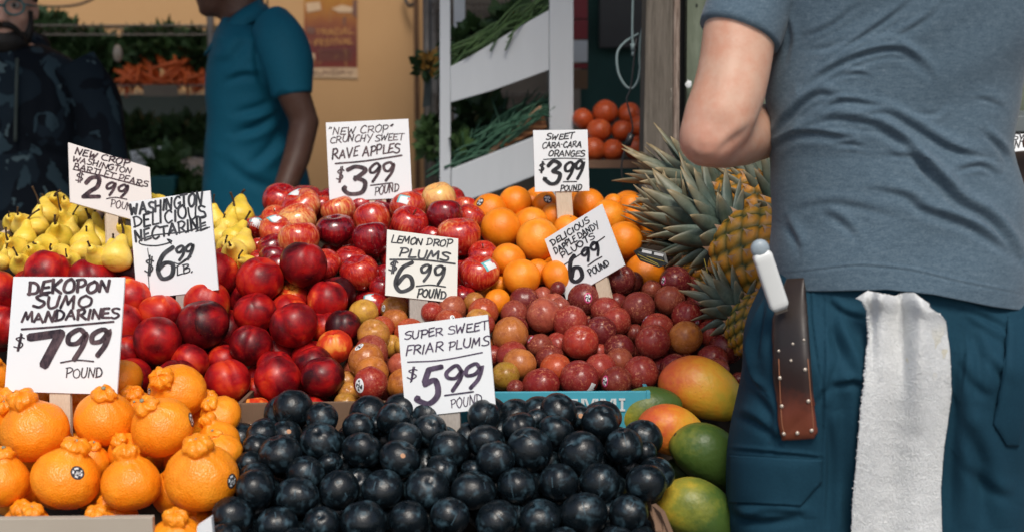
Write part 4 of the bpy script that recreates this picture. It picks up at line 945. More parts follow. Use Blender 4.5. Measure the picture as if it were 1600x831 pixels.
pineapple('small yellow pineapple with grey-green crown beside the oranges', at(1118, 458, 2.36), at(1078, 384, 2.40), .044, 60, .125, 5, 1.0, 1.0, .5)
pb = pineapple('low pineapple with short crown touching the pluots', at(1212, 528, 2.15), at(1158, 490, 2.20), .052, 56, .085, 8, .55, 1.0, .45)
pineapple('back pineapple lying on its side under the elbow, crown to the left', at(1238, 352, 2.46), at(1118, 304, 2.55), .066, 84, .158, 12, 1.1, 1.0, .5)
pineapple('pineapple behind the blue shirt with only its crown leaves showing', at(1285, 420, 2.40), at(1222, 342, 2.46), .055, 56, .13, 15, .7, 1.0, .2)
pt = tag(MB().prism([at(990, 392, 2.29), at(1000, 387, 2.30), at(1040, 395, 2.30), at(1044, 412, 2.29), at(1030, 418, 2.28), at(1000, 407, 2.28)], Vector((0, .001, -.0005))).build('price_tag', M['tag_black']), 'black paper tag lying under the small pineapple crown', 'tag')
q = MB(); [q.prism([at(x, y, 2.282)-Vector((0, .002, 0)) for x, y in P], Vector((0, .0005, 0))) for P in (ln(1003, 392, 1018, 395, 4), ln(1022, 396, 1036, 399, 4))]; c_ = q.build('print', M['stk_white']); c_.parent = pt
q = MB(); [q.prism([at(x, y, 2.278)-Vector((0, .004, 0)) for x, y in P], Vector((0, .0005, 0))) for P in (ln(996, 397, 1028, 412, 1), ln(1000, 403, 1030, 415, .8), ln(1010, 400, 1038, 408, .8))]; c_ = q.build('border', M['tag_gold']); c_.parent = pt
# ============================================================ the shop behind
k = NM('tan_plaster', .8, .25); n1 = k.noise(1.6, 6, None, .65)
k.col(k.mix(n1, (.45, .255, .115), (.56, .345, .17))); k.bump(k.noise(30, 4), .06, .01); M['wall'] = k.m
M['dark_panel'] = plain('dark_green_panel', (.030, .042, .040), .7, .3, .3, 6, .1)
M['green_wall'] = plain('deep_green_wall', (.012, .050, .045), .7, .3, .4, 5, .1)
M['chrome'] = plain('chrome_wire', (.24, .21, .18), .42, .5, .3, 30, 0, .8)
M['black_metal'] = plain('black_metal', (.02, .02, .022), .4, .5, .2, 30, 0)
k = NM('white_painted_board', .55, .35); k.col(k.mix(k.noise(4, 5, k.scaled(k.coord(), (3, 3, .5)), .65), (.52, .55, .58), (.64, .67, .70)))
k.bump(k.noise(20, 4, k.scaled(k.coord(), (6, 6, .5))), .08, .003); M['white_board'] = k.m
k = NM('weathered_post', .85, .2); v = k.scaled(k.coord(), (14, 14, 1.2)); f1 = k.noise(7, 6, v, .7); f2 = k.noise(40, 5, k.scaled(k.coord(), (1, 1, .35)), .8)
k.col(k.mix(k.math('GREATER_THAN', f2, .66), k.ramp(f1, [(.3, (.075, .065, .052)), (.6, (.15, .13, .108)), (.8, (.25, .22, .18))]), (.34, .31, .27))); k.bump(f1, .5, .004); M['post'] = k.m
k = NM('pale_edge', .85, .2); f1 = k.noise(9, 6, k.scaled(k.coord(), (30, 30, 1.5)), .75)  # edge strip of the post, paler and browner than its face
k.col(k.ramp(f1, [(.35, (.06, .045, .035)), (.5, (.24, .18, .145)), (.7, (.42, .35, .30))])); k.bump(f1, .6, .004); M['edge'] = k.m
k = NM('green_board', .8, .25); f1 = k.noise(6, 6, k.scaled(k.coord(), (5, 5, 1)), .7); f2 = k.voro(34, k.scaled(k.coord(), (1, 1, .6)))
k.col(k.mix(k.math('LESS_THAN', f2, .16), k.ramp(f1, [(.3, (.085, .105, .075)), (.6, (.14, .165, .12)), (.8, (.20, .23, .175))]), (.03, .035, .028))); k.bump(f1, .4, .004); M['green_board'] = k.m
k = NM('wicker', .7, .3); k.col(k.ramp(k.math('SINE', k.math('MULTIPLY', k.sep(k.coord())[2], 420)), [(.2, (.16, .06, .025)), (.8, (.42, .19, .08))])); M['wicker'] = k.m
def leafmat(name, a, b):
    k = NM(name, .55, .4); k.col(k.mix(k.noise(18, 4), a, b)); return k.m
M['leaf_dark'] = leafmat('leaf_dark', (.014, .036, .014), (.055, .11, .035))
M['leaf_mid'] = leafmat('leaf_mid', (.03, .075, .022), (.09, .16, .05))
M['leaf_blue'] = leafmat('leaf_onion', (.018, .075, .048), (.07, .17, .10))
M['leaf_yellow'] = leafmat('leaf_yellow', (.30, .15, .03), (.42, .24, .05))
M['carrot'] = plain('carrot', (.62, .115, .022), .5, .4, .3, 20, .1)
M['cable'] = plain('cable_grey', (.20, .27, .28), .5, .4, .1, 30, 0)
M['plastic_bag'] = plain('plastic_bag', (.40, .33, .26), .18, .6, .3, 20, .4)
M['teal_tub'] = plain('teal_tub', (.02, .14, .15), .5, .4, .2, 20, 0)
M['red_pack'] = plain('red_pack', (.20, .018, .025), .5, .4, .3, 14, 0)
wl = MB(); wl.box((-1.15, 5.75, 1.5), (4.6, .2, 3.0)); tag(wl.build('shop_wall', M['wall']), 'warm tan plaster wall at the back of the shop', 'wall')
gw = MB(); gw.box((1.66, 4.95, 1.5), (3.0, .1, 3.0)); tag(gw.build('green_wall', M['green_wall']), 'dark green wall behind the grapefruit recess', 'wall')
dp = MB(); a, b = at(-80, 148, 5.6), at(334, 148, 5.6); dp.box(((a.x+b.x)/2, 5.6, a.z/2), (b.x-a.x, .05, a.z)); tag(dp.build('wall_panel', M['dark_panel']), 'dark panel covering the wall under the carrot shelf', 'panel')
aw = MB(); aw.box((-.6, 3.21, 2.80), (7.5, 1.82, .06)); tag(aw.build('shade_slab', M['dark_panel']), kind='structure')  # unseen slab added overhead, sized to shade the shop but not the back wall
def leaves(m, c, r, n, size, rnd, flat=.75, up=.3):
    for _ in range(n):
        while True:
            q = Vector((rnd.uniform(-1, 1), rnd.uniform(-1, 1), rnd.uniform(-1, 1)))
            if q.length < 1: break
        p = Vector(c)+Vector((q.x*r[0], q.y*r[1], q.z*r[2])); d = (q+Vector((rnd.gauss(0, .5), rnd.gauss(0, .5), up+rnd.gauss(0, .4)))).normalized()
        sd_ = d.cross(Vector((rnd.gauss(0, 1), rnd.gauss(0, 1), rnd.gauss(0, 1)))).normalized(); nn = d.cross(sd_); L = size*rnd.uniform(.6, 1.4); w_ = L*rnd.uniform(.25, .45)
        m.add([p, p+d*L*.4+sd_*w_+nn*.2*w_, p+d*L*.45-nn*w_*.1, p+d*L*.4-sd_*w_+nn*.2*w_, p+d*L+nn*.15*L], [(0, 1, 2), (0, 2, 3), (1, 4, 2), (2, 4, 3)])
def bunch(label, px, py, Y, r, n, size, mt, seed, name='greens_bunch', group=None, cat='greens'):
    rnd = random.Random(seed); m = MB(); c = at(px, py, Y); sc = Y/FPX; leaves(m, c, (r[0]*sc, .10, r[1]*sc), n, size, rnd)
    return tag(m.build(name, M[mt], smooth=True), label, cat, group)
def stems(label, p0, p1, Y, n, L, mt, seed, spread, name='onion_bunch', cat='greens'):  # long thin greens lying along a slope
    rnd = random.Random(seed); m = MB(); a, b = at(*p0, Y), at(*p1, Y)
    for i in range(n):
        t = rnd.random(); p = a+(b-a)*t+Vector((rnd.gauss(0, .01), rnd.uniform(-.05, .28), rnd.gauss(0, .012)))
        d = ((b-a).normalized()+Vector((rnd.gauss(0, .35), rnd.gauss(0, .3), rnd.gauss(.12, spread)))).normalized(); l_ = L*rnd.uniform(.5, 1.2)
        pts = catmull([p-d*l_*.5, p+Vector((0, 0, rnd.uniform(0, .02))), p+d*l_*.5+Vector((0, 0, rnd.gauss(0, .015)))], 3)
        m.tube(pts, [.0028, .003, .003, .0028, .0026, .002, .0008][:len(pts)], 4)
    return tag(m.build(name, M[mt], smooth=True), label, cat)
# ---- chrome wire rack on the left
def wire_shelf(m, xa, xb, Ya, Yb, z, nw=26):
    rr = .0028
    for Y in (Ya, Yb):
        for dz in (0, -.032): m.tube([(xa, Y, z+dz), (xb, Y, z+dz)], rr, 6)
        nzg = 44; m.tube([(xa+(xb-xa)*i/nzg, Y, z-.032*(i % 2)) for i in range(nzg+1)], rr*.7, 5)
    for i in range(nw+1):
        x = xa+(xb-xa)*i/nw; m.tube([(x, Ya, z), (x, Yb, z)], rr*.6, 4)
def rack(label, xs, Ya, Yb, zs, name='wire_rack'):
    e = empty(name, (xs[0], Ya, 0), label, 'rack')
    for x in xs:
        for Y in (Ya, Yb): m = MB(); m.tube([(x, Y, 0), (x, Y, 2.1)], .013, 10); m.build('post', M['chrome'], e, smooth=True)
    for z in zs: m = MB(); wire_shelf(m, xs[0], xs[-1], Ya, Yb, z); m.build('shelf', M['chrome'], e)
    return e
xl, xr_ = at(-60, 40, 5.0).x, at(329, 40, 5.0).x
zs = [at(200, 40, 5.0).z, at(200, 134, 5.0).z, at(200, 262, 5.0).z]
rack('chrome wire shelf rack with greens and carrots behind the camouflage hoodie', (xl, xr_), 5.0, 5.42, zs)
m = MB(); m.hexa([at(338, 38, 4.98), at(438, 12, 4.98), at(438, 22, 4.98), at(338, 52, 4.98)]+[p+Vector((0, .02, 0)) for p in (at(338, 38, 4.98), at(438, 12, 4.98), at(438, 22, 4.98), at(338, 52, 4.98))]); 
m = MB(); c = at(418, 17, 4.8); m.add(*ellipsoid(c, (.05, .05, .012))); m.tube([c+Vector((0, 0, .01)), c+Vector((0, 0, .6))], .003, 6); tag(m.build('scale_pan', M['chrome'], smooth=True), 'round metal pan of a hanging scale behind the teal shoulder', 'scale')
for i, (x, y, rx, ry, mt, lab) in enumerate([(72, 52, 24, 26, 'leaf_dark', 'dark leafy bunch at the left end of the carrot shelf'), (112, 72, 26, 24, 'leaf_dark', 'leafy bunch second from the left on the carrot shelf'),
    (150, 85, 28, 24, 'leaf_dark', 'curly leafy bunch left of the carrots'), (226, 78, 32, 24, 'leaf_dark', 'tall dark leafy bunch behind the carrots'), (262, 72, 24, 20, 'leaf_mid', 'brighter leafy bunch above the carrot heap'),
    (306, 82, 26, 26, 'leaf_dark', 'leafy bunch at the shelf post right of the carrots'), (160, 115, 26, 18, 'leaf_dark', 'low dark bunch between hoodie and carrots'),
    (215, 212, 40, 22, 'leaf_dark', 'dark greens low on the rack beside the hoodie'), (290, 212, 42, 24, 'leaf_dark', 'dark greens low on the rack beside the teal polo'),
    (262, 262, 26, 22, 'leaf_mid', 'green leafy bunch behind the small far price card'), (300, 298, 26, 16, 'leaf_mid', 'green leafy bunch just above the nectarine price sign')]):
    bunch(lab, x, y, (5.2, 4.7)[i >= 9], (rx, ry), 260, .055, mt, 40+i)
rnd = random.Random(5)
for i in range(84):
    t = rnd.random(); x = 196+126*t; hgt = 38*max(.15, 1-abs(t-.45)*1.7)
    y = 130-rnd.random()*hgt; p = at(x, y, rnd.uniform(5.0, 5.16)); d = Vector((rnd.gauss(-.2 if t > .5 else .35, .6), rnd.uniform(-.9, -.1), rnd.gauss(-.35, .3))).normalized(); L = rnd.uniform(.09, .15)
    m = MB(); m.tube([p-d*L*.5, p-d*L*.3, p, p+d*L*.35, p+d*L*.5], [.0055, .0078, .0068, .0045, .001], 8)
    tag(m.build('carrot', M['carrot'], smooth=True), 'orange carrot in the heap on the chrome shelf', 'carrot', 'carrots heaped on the wire shelf')
m = MB(); a = at(224, 133, 4.975); b = at(279, 151, 4.975); m.box(((a.x+b.x)/2, 4.97, (a.z+b.z)/2), (b.x-a.x, .003, a.z-b.z)); tag(m.build('shelf_tag', plain('shelf_tag', (.16, .13, .10), .3, .5, .2, 30, 0)), 'clear label holder on the edge of the carrot shelf', 'label')
m = MB(); V, Fs = grid_sphere(24, 16, lambda t, p: at(298, 268, 4.72)+Vector((.075*math.sin(t)*math.cos(p), .07*math.sin(t)*math.sin(p), .045*math.cos(t)))*(1+.22*nz((t*2, p*2, 1), 2.2)))
m.add(V, Fs); tag(m.build('plastic_bag', M['plastic_bag']), 'crumpled clear plastic bag with bright glints on the low shelf', 'bag')
m = MB(); c = at(255, 292, 4.6); m.box(c, (.09, .08, .07)); tag(m.build('plastic_tub', M['teal_tub'], bevel=.006), 'teal plastic tub behind the nectarine price sign', 'tub')
m = MB(); c = at(184, 84, 5.0); m.add(*ellipsoid(c, (.016, .016, .03))); tag(m.build('garlic_bag', M['plastic_bag'], smooth=True), 'small pale bag standing left of the carrots', 'bag')
m = MB(); m.tube(catmull([at(40, 9, 5.3), at(90, 11, 5.3), at(125, 7, 5.3), at(155, -6, 5.3)], 6), .005, 6); tag(m.build('cable', M['black_metal'], smooth=True), 'thin dark cable sagging along the wall at upper left', 'cable')
s = Sign([(203, 237), (257, 228), (263, 256), (209, 265)], 4.62, 'ink_grey'); s.line('ARTI', (210, 246), (246, 239), 7, 1.2).line('CHOKES', (208, 256), (254, 248), 7, 1.2)
s.finish('small blurred price card among the far greens', 'card', group='far price cards')
# ---- poster
k = NM('poster_print', .6, .3); v = k.sep(k.coord('Generated'))
base = k.ramp(k.math('ADD', v[2], k.math('MULTIPLY', k.math('SUBTRACT', k.noise(5, 3, k.coord('Generated')), .5), .22)), [(.0, (.17, .032, .022)), (.18, (.13, .030, .030)), (.36, (.20, .06, .035)), (.55, (.34, .13, .03)), (.68, (.40, .19, .035)), (.8, (.32, .10, .05)), (1., (.36, .16, .10))])
k.col(k.mix(k.math('MULTIPLY', k.math('GREATER_THAN', k.noise(11, 3, k.coord('Generated')), .60), .6), base, (.30, .14, .05))); M['poster'] = k.m
M['poster_paper'] = plain('poster_paper', (.55, .38, .24), .7, .3, .1, 20, 0); M['poster_letters'] = plain('poster_letters', (.50, .25, .08), .6, .3, .1, 20, 0); M['poster_ink'] = plain('poster_ink', (.16, .08, .06), .6, .3, .2, 20, 0)
PYY = 5.645
pc = at(516, 60, PYY); pe = empty('poster', pc, 'orange brown festival poster on the tan wall', 'poster')
def flat(m, P, Y, t=.001): m.prism([at(x, y, Y) for x, y in P], Vector((0, t, 0)))
m = MB(); flat(m, [(475, -60), (558, -60), (558, 106), (475, 106)], PYY, .002); m.build('print', M['poster'], pe)
m = MB(); flat(m, [(475, 106.3), (558, 106.3), (560, 123), (476, 121)], PYY, .002); m.build('paper_strip', M['poster_paper'], pe)
s = Sign([(475, 0), (558, 0), (558, 106), (475, 106)], PYY-.003, 'ink_black'); s.P = [at(475, 0, PYY-.0012), at(558, 0, PYY-.0012), at(558, 106, PYY-.0012), at(475, 106, PYY-.0012)]; s.n = Vector((0, -1, 0))
s.line('TRADAL', (493, 56), (552, 53), 11, 1.5, 0).line('FESTIVAL', (493, 72), (551, 69), 11, 1.6, 0); s.mb.build('lettering', M['poster_letters'], pe)
s.mb = MB(); [s.rule([(497, y), (550, y-.5)], 1.3) for y in (79, 83, 87, 91, 95)]; s.line('SUNDAY', (485, 117), (550, 116), 7, 1.4, 0); s.mb.build('small_print', M['poster_ink'], pe)
m = MB(); [flat(m, P, PYY-.002) for P in ([(478, 5), (500, 3), (502, 16), (480, 20)],)]; m.build('pale_patch', M['poster_paper'], pe)
m = MB(); flat(m, [(479, 84), (492, 84), (492, 94), (479, 94)], PYY-.002); m.build('emblem', M['poster_paper'], pe)
m = MB(); flat(m, [(518, 14), (534, 8), (552, 12), (550, 20), (530, 20)], PYY-.002); m.build('pale_patch', M['poster_paper'], pe)
for P in ([(536, 28), (541, 26), (539, 40), (536, 40)], [(480, 42), (492, 44), (491, 54), (479, 52)], [(552, 0), (558, 0), (558, 30), (550, 22)]): m = MB(); flat(m, P, PYY-.002); m.build('dark_patch', M['poster_ink'], pe)
m = MB(); c = at(634, 2, 5.6); m.tube(catmull([c+Vector((-.01, 0, .05)), c, c+Vector((.02, -.02, -.02)), c+Vector((.035, -.02, -.005))], 4), .007, 7); tag(m.build('wall_hook', M['black_metal'], smooth=True), 'black hook on the tan wall near the rack', 'hook')
# ---- pipes and second rack beside the white fixture
m = MB(); p = at(651, 100, 5.5); m.tube([(p.x, 5.5, 0), (p.x, 5.5, 2.6)], .010, 8); tag(m.build('wall_pipe', plain('pipe_paint', (.12, .06, .03), .6)), 'thin dark pipe running down the end of the tan wall', 'pipe')
xa, xb = at(667, 40, 4.4).x, at(866, 40, 4.4).x
rack('black wire rack standing behind the white stepped fixture', (xa, xb), 4.4, 4.8, [at(760, 6, 4.4).z, at(760, 150, 4.4).z, at(760, 262, 4.4).z])
bp = MB(); a, b = at(672, -100, 4.86), at(905, 400, 4.86); bp.box(((a.x+b.x)/2, 4.86, 1.2), (b.x-a.x, .02, 2.4)); tag(bp.build('back_board', plain('taupe_board', (.20, .165, .13), .8, .3, .15, 5)), 'taupe backing board behind the wire rack', 'board')
bunch('small bunch with yellow stalks poking out left of the white fixture', 672, 98, 3.75, (12, 12), 60, .022, 'leaf_yellow', 77)
bunch('dark leaves hanging out left of the white fixture', 664, 104, 3.85, (12, 12), 90, .03, 'leaf_dark', 78)
bunch('low tuft of greens left of the white fixture', 672, 215, 3.75, (13, 28), 170, .03, 'leaf_mid', 79)
m = MB(); p0 = at(668, 130, 3.8); m.hexa([at(664, 128, 3.8), at(674, 124, 3.8), at(672, 166, 3.8), at(660, 168, 3.8)]+[q+Vector((0, .01, 0)) for q in (at(664, 128, 3.8), at(674, 124, 3.8), at(672, 166, 3.8), at(660, 168, 3.8))]); tag(m.build('rag', plain('rag_cloth', (.06, .075, .075), .9)), 'grey rag hanging left of the white fixture', 'rag')
# ---- white stepped fixture
YF = 3.5; fx = empty('stepped_fixture', at(790, 600, YF), 'white painted stepped wooden fixture holding baskets of greens', 'fixture')
def bd(P, Y=YF, t=.03): m = MB(); m.prism([at(x, y, Y) for x, y in P], Vector((0, t, 0))); return m.build('side_board', M['white_board'], fx, bevel=.002)
bd([(687, -140), (703, -140), (705, 640), (687, 640)])
bd([(858.5, -140), (896, -140), (896, 640), (858.5, 640)])
bd([(703.5, 104.6), (728, 92), (754, 77), (800, 49), (858, 16), (858, 110), (820, 124), (770, 142), (704, 161)], YF+.002)
bd([(705, 264.5), (740, 251), (800, 228), (858, 205), (858, 262), (836, 275), (780, 297), (732, 313), (705, 325)], YF+.002)
for P in ([(703.5, 106), (858, 18)], [(705, 266), (858, 207)]):
    m = MB(); a, b = at(*P[0], YF), at(*P[1], YF); m.hexa([a+Vector((0, .033, -.01)), b+Vector((0, .033, -.01)), b+Vector((0, .45, .02)), a+Vector((0, .45, .02)), a+Vector((0, .033, -.022)), b+Vector((0, .033, -.022)), b+Vector((0, .45, .008)), a+Vector((0, .45, .008))]); m.build('shelf', M['darkwood'], fx)
m = MB(); a, b = at(697, -140, YF), at(697, 640, YF); m.hexa([(a.x, YF+.42, a.z), (a.x+.03, YF+.42, a.z), (a.x+.03, YF+.42, 0.4), (a.x, YF+.42, .4), (a.x, YF+.45, a.z), (a.x+.03, YF+.45, a.z), (a.x+.03, YF+.45, 0.4), (a.x, YF+.45, .4)]); m.build('rear_post', M['white_board'], fx)
stems('long dark green stalks on the upper slope of the white fixture', (712, 92), (852, 14), YF+.05, 240, .13, 'leaf_mid', 91, .12)
bunch('round dark leafy head on the upper slope, left', 742, 50, YF+.25, (14, 13), 90, .04, 'leaf_dark', 92)
bunch('dark leafy heads at the top of the upper slope', 806, 36, YF+.2, (30, 16), 150, .045, 'leaf_dark', 93)
bunch('small dark heads low on the upper slope', 716, 62, YF+.25, (14, 10), 70, .035, 'leaf_dark', 94)
stems('green onions spilling over the wicker basket', (712, 252), (846, 178), YF+.06, 330, .15, 'leaf_blue', 95, .16)
bunch('dark clump behind the green onions', 750, 178, YF+.3, (30, 26), 130, .05, 'leaf_dark', 96)
bunch('leafy tips low in the basket opening', 718, 232, YF+.1, (14, 18), 90, .04, 'leaf_mid', 97)
m = MB(); P = [(764, 240), (846, 168), (856, 200), (800, 226)]; m.prism([at(x, y, YF+.035) for x, y in P], Vector((0, .30, .0))); wb = tag(m.build('wicker_basket', M['wicker'], bevel=.004), 'brown wicker basket tilted inside the white fixture', 'basket')
m = MB(); m.tube([at(764, 240, YF+.033), at(846, 168, YF+.033)], .006, 8); o_ = m.build('rim', plain('basket_rim', (.40, .22, .13), .7), smooth=True); o_.parent = wb
# ---- dark recess with grapefruit
for i, (x, y, r) in enumerate([(911, 186, 17), (946, 176, 20), (983, 178, 18), (936, 204, 19.5), (972, 205, 17), (1000, 197, 17), (927, 234, 20), (957, 235, 18), (994, 231, 19), (905, 225, 17)]):
    Y = 3.42+(.07 if y < 190 else (.035 if y < 215 else 0)); o = bpy.data.objects.new('grapefruit', random.choice(KM['grapefruit'])); link(o); sc_ = r*Y/FPX; o.scale = (sc_,)*3; o.location = at(x, y, Y); o.rotation_euler = tilt_rot('orange').to_euler()
    t = random.uniform(.3, .6); o.color = (t, t, t, 1); row = 'top' if y < 190 else ('middle' if y < 215 else 'bottom')
    L = sorted([q for q in [911, 946, 983] if row == 'top'] or [q for q in [936, 972, 1000] if row == 'middle'] or [905, 927, 957, 994]); ps = L.index(x)
    tag(o, f'dark orange grapefruit, {"leftmost" if ps == 0 else ("rightmost" if ps == len(L)-1 else ORD[ps+1]+" from left")} in the {row} row of the recess', 'grapefruit', 'grapefruit stacked in the dark recess')
tr = empty('fruit_tray', at(950, 262, 3.36), 'brown wooden tray under the grapefruit', 'tray')
m = MB(); a, b = at(896, 251, 3.36), at(1020, 251, 3.36); z1 = at(950, 263, 3.36).z; m.hexa([a, b, Vector((b.x, b.y, z1)), Vector((a.x, a.y, z1)), a+Vector((0, .02, 0)), b+Vector((0, .02, 0)), Vector((b.x, b.y+.02, z1)), Vector((a.x, a.y+.02, z1))]); m.build('front_board', plain('tray_wood', (.16, .085, .05), .7), tr)
m = MB(); m.box(((a.x+b.x)/2, 3.55, z1+.004), (b.x-a.x, .34, .008)); m.build('base', M['darkwood'], tr)
cb = MB(); cb.box(((a.x+b.x)/2, 3.56, .45*z1+.2), (b.x-a.x+.06, .30, z1*.9-.42)); tag(cb.build('counter', plain('grey_counter', (.10, .115, .115), .7)), 'grey counter under the grapefruit tray', 'counter')
m = MB(); q = at(905, 60, 4.1)
for zz, mt in ((0, 0), (1, 1), (2, 0), (3, 2)):
    pass
pk = empty('carton_stack', at(905, 200, 4.1), 'red and white cartons stacked behind the white fixture', 'cartons')
for (y0, y1, mn) in ((-60, 30, 'red_pack'), (31, 62, 'red_pack'), (63, 98, 'white_board'), (99, 108, 'red_pack'), (109, 140, 'cardboard')):
    a, b = at(885, y0, 4.1), at(918, y1, 4.1); m = MB(); m.box(((a.x+b.x)/2, 4.15, (a.z+b.z)/2), (b.x-a.x, .1, a.z-b.z-.002)); m.build('carton', M[mn], pk)
m = MB(); a, b = at(938, -80, 4.8), at(1012, 76, 4.8); m.box(((a.x+b.x)/2, 4.85, (a.z+b.z)/2), (b.x-a.x, .04, a.z-b.z)); tag(m.build('black_box', M['black_metal'], bevel=.005), 'flat black box mounted on the dark green wall', 'box')
YC = 3.1; m = MB(); m.tube(catmull([at(x, y, YC) for x, y in [(992, -60), (989, 0), (988, 53), (989, 70)]], 6), .0028, 7); m.tube([at(989, 68, YC), at(990, 80, YC)], .006, 8); m.tube([at(990, 80, YC), at(989, 88, YC)], .004, 8)
tag(m.build('cable', M['cable'], smooth=True), 'grey cable hanging straight down with a plug end', 'cable')
m = MB(); m.tube(catmull([at(x, y, YC+.02) for x, y in [(1020, 5), (1013, 22), (1005, 41), (1000, 69), (1000, 103), (1008, 122), (1014, 116), (1014.5, 94), (1008, 92), (1000.5, 106), (997, 125), (988, 138), (977, 134), (966, 113), (964.5, 84), (977, 66), (998, 53)]], 6), .0028, 7)
tag(m.build('cable', M['cable'], smooth=True), 'grey cable looped beside the weathered post', 'cable')
m = MB(); m.tube(catmull([at(x, y, YC-.02) for x, y in [(994, 60), (986, 134), (979.5, 153), (981, 166), (986, 185), (988.5, 203), (984, 212), (975, 240), (971, 262), (974, 290)]], 6), .002, 7); m.tube([at(987, 210, YC-.02), at(980, 228, YC-.02)], .0075, 8)
tag(m.build('cable', M['black_metal'], smooth=True), 'black power cable with inline plug hanging before the grapefruit', 'cable')
# ---- post and green board
YP = 3.0; pst = empty('wooden_post', at(1035, 600, YP), 'weathered grey wooden post beside the recess', 'post')
m = MB(); m.prism([at(1012, -120, YP), at(1053, -120, YP), at(1049, 700, YP), at(996, 700, YP)], Vector((0, .10, 0))); m.build('face', M['post'], pst, bevel=.003)
m = MB(); m.prism([at(1053.3, -120, YP-.004), at(1064, -120, YP-.004), at(1058, 700, YP-.004), at(1049.3, 700, YP-.004)], Vector((0, .1, 0))); m.build('pale_edge', M['edge'], pst, bevel=.004)
gb = MB(); a = at(1075, -120, 3.06); gb.prism([at(1075, -200, 3.06), at(1700, -200, 3.06), at(1700, 700, 3.06), at(1070, 700, 3.06)], Vector((0, .04, 0))); tag(gb.build('green_board', M['green_board']), 'worn green painted board right of the post', 'board')
bg_ = MB(); bg_.box((at(1066, 100, 3.16).x, 3.16, 1.2), (.08, .02, 2.4)); tag(bg_.build('gap_shade_strip', M['black_metal']), 'black strip standing in for shade in the gap between post and green board', 'strip')  # added black strip, paints the darkness inside the gap
m = MB(); c = at(1076, 132, 3.04); m.add(*grid_sphere(10, 8, lambda t, p: c+Vector((.006*math.sin(t)*math.cos(p), .003*math.sin(t)*math.sin(p), .008*math.cos(t)))*(1+.5*nz((p, t, 0), 1.5)))); tag(m.build('paper_scrap', M['card']), 'scrap of white paper stuck on the green board', 'paper')
# ---- next stall, right edge of the photograph
ns = empty('side_stall', at(1620, 330, 2.7), 'wooden shelf of the neighbouring stall right of the man', 'stall')
def slab(x0, y0, x1, y1, Y, t, mt, nm): m = MB(); a, b = at(x0, y0, Y), at(x1, y1, Y); m.box(((a.x+b.x)/2, Y+t/2, (a.z+b.z)/2), (b.x-a.x, t, a.z-b.z)); return m.build(nm, mt, ns, bevel=.003)
slab(1540, 181, 1760, 207, 2.75, .3, plain('grey_shelf', (.12, .14, .145), .7), 'shelf'); slab(1545, 236, 1760, 300, 2.72, .3, plain('brown_crate', (.045, .028, .022), .7), 'crate'); slab(1550, 301, 1760, 470, 2.70, .3, plain('tan_crate', (.42, .22, .10), .7), 'crate')
s = Sign([(1550, 214), (1660, 204), (1664, 230), (1554, 240)], 2.66, 'ink_black'); s.line('SW', (1580, 219), (1606, 217), 11, 2.2, .2).line('ANT', (1574, 234), (1602, 230), 12, 2.2, .2)
s.finish('price card at the right edge, partly hidden by the blue shirt', 'card', group='far price cards')
for x, y, r, tone, lab in ((1612, 716, 30, .1, 'orange-yellow mango peeking out right of the trousers'), (1618, 775, 34, .95, 'green mango peeking out right of the trousers')):
    o = bpy.data.objects.new('mango', KM['mango'][0]); link(o); Y = 2.15; sc_ = r*1.3*Y/FPX; o.scale = (sc_,)*3; o.location = at(x, y, Y); o.rotation_euler = (.2, .6, .3); o.color = (tone,)*3+(1,); tag(o, lab, 'mango', 'mangoes on the next stall')
m = MB(); a, b = at(1570, 803, 2.12), at(1760, 850, 2.12); m.box(((a.x+b.x)/2, 2.2, (a.z+b.z)/2-.2), (b.x-a.x, .2, a.z-b.z+.4)); m.build('bin', M['black_metal'], ns)
# ============================================================ people
def skin(name, a, b, red=None):
    k = NM(name, .48, .4); f = k.noise(9, 4); c = k.mix(f, a, b); f2 = k.noise(70, 3)
    c = k.mix(k.math('MULTIPLY', f2, .22), c, tuple(x*.6 for x in a)); c = k.mix(k.ramp(k.noise(26, 5, None, .7), [(.40, 0.), (.70, .75)]), c, (a[0]*.92, a[1]*.66, a[2]*.58))
    if red: c = k.mix(k.ramp(k.attr('red'), [(0, 0.), (1, .85)]), c, red)
    k.col(c); k.set('Subsurface Weight', .18); k.set('Subsurface Scale', .02); k.set('Subsurface Radius', (1, .35, .2)); k.bump(k.noise(240, 3), .12, .0008); return k.m
M['skin_fair'] = skin('skin_fair', (.58, .35, .245), (.67, .44, .335), (.54, .20, .14))
M['skin_brown'] = skin('skin_brown', (.095, .048, .032), (.14, .07, .047))
M['skin_tan'] = skin('skin_tan', (.56, .33, .25), (.64, .40, .31))
M['hair'] = plain('dark_hair', (.012, .010, .009), .6, .4, .4, 80, .4)
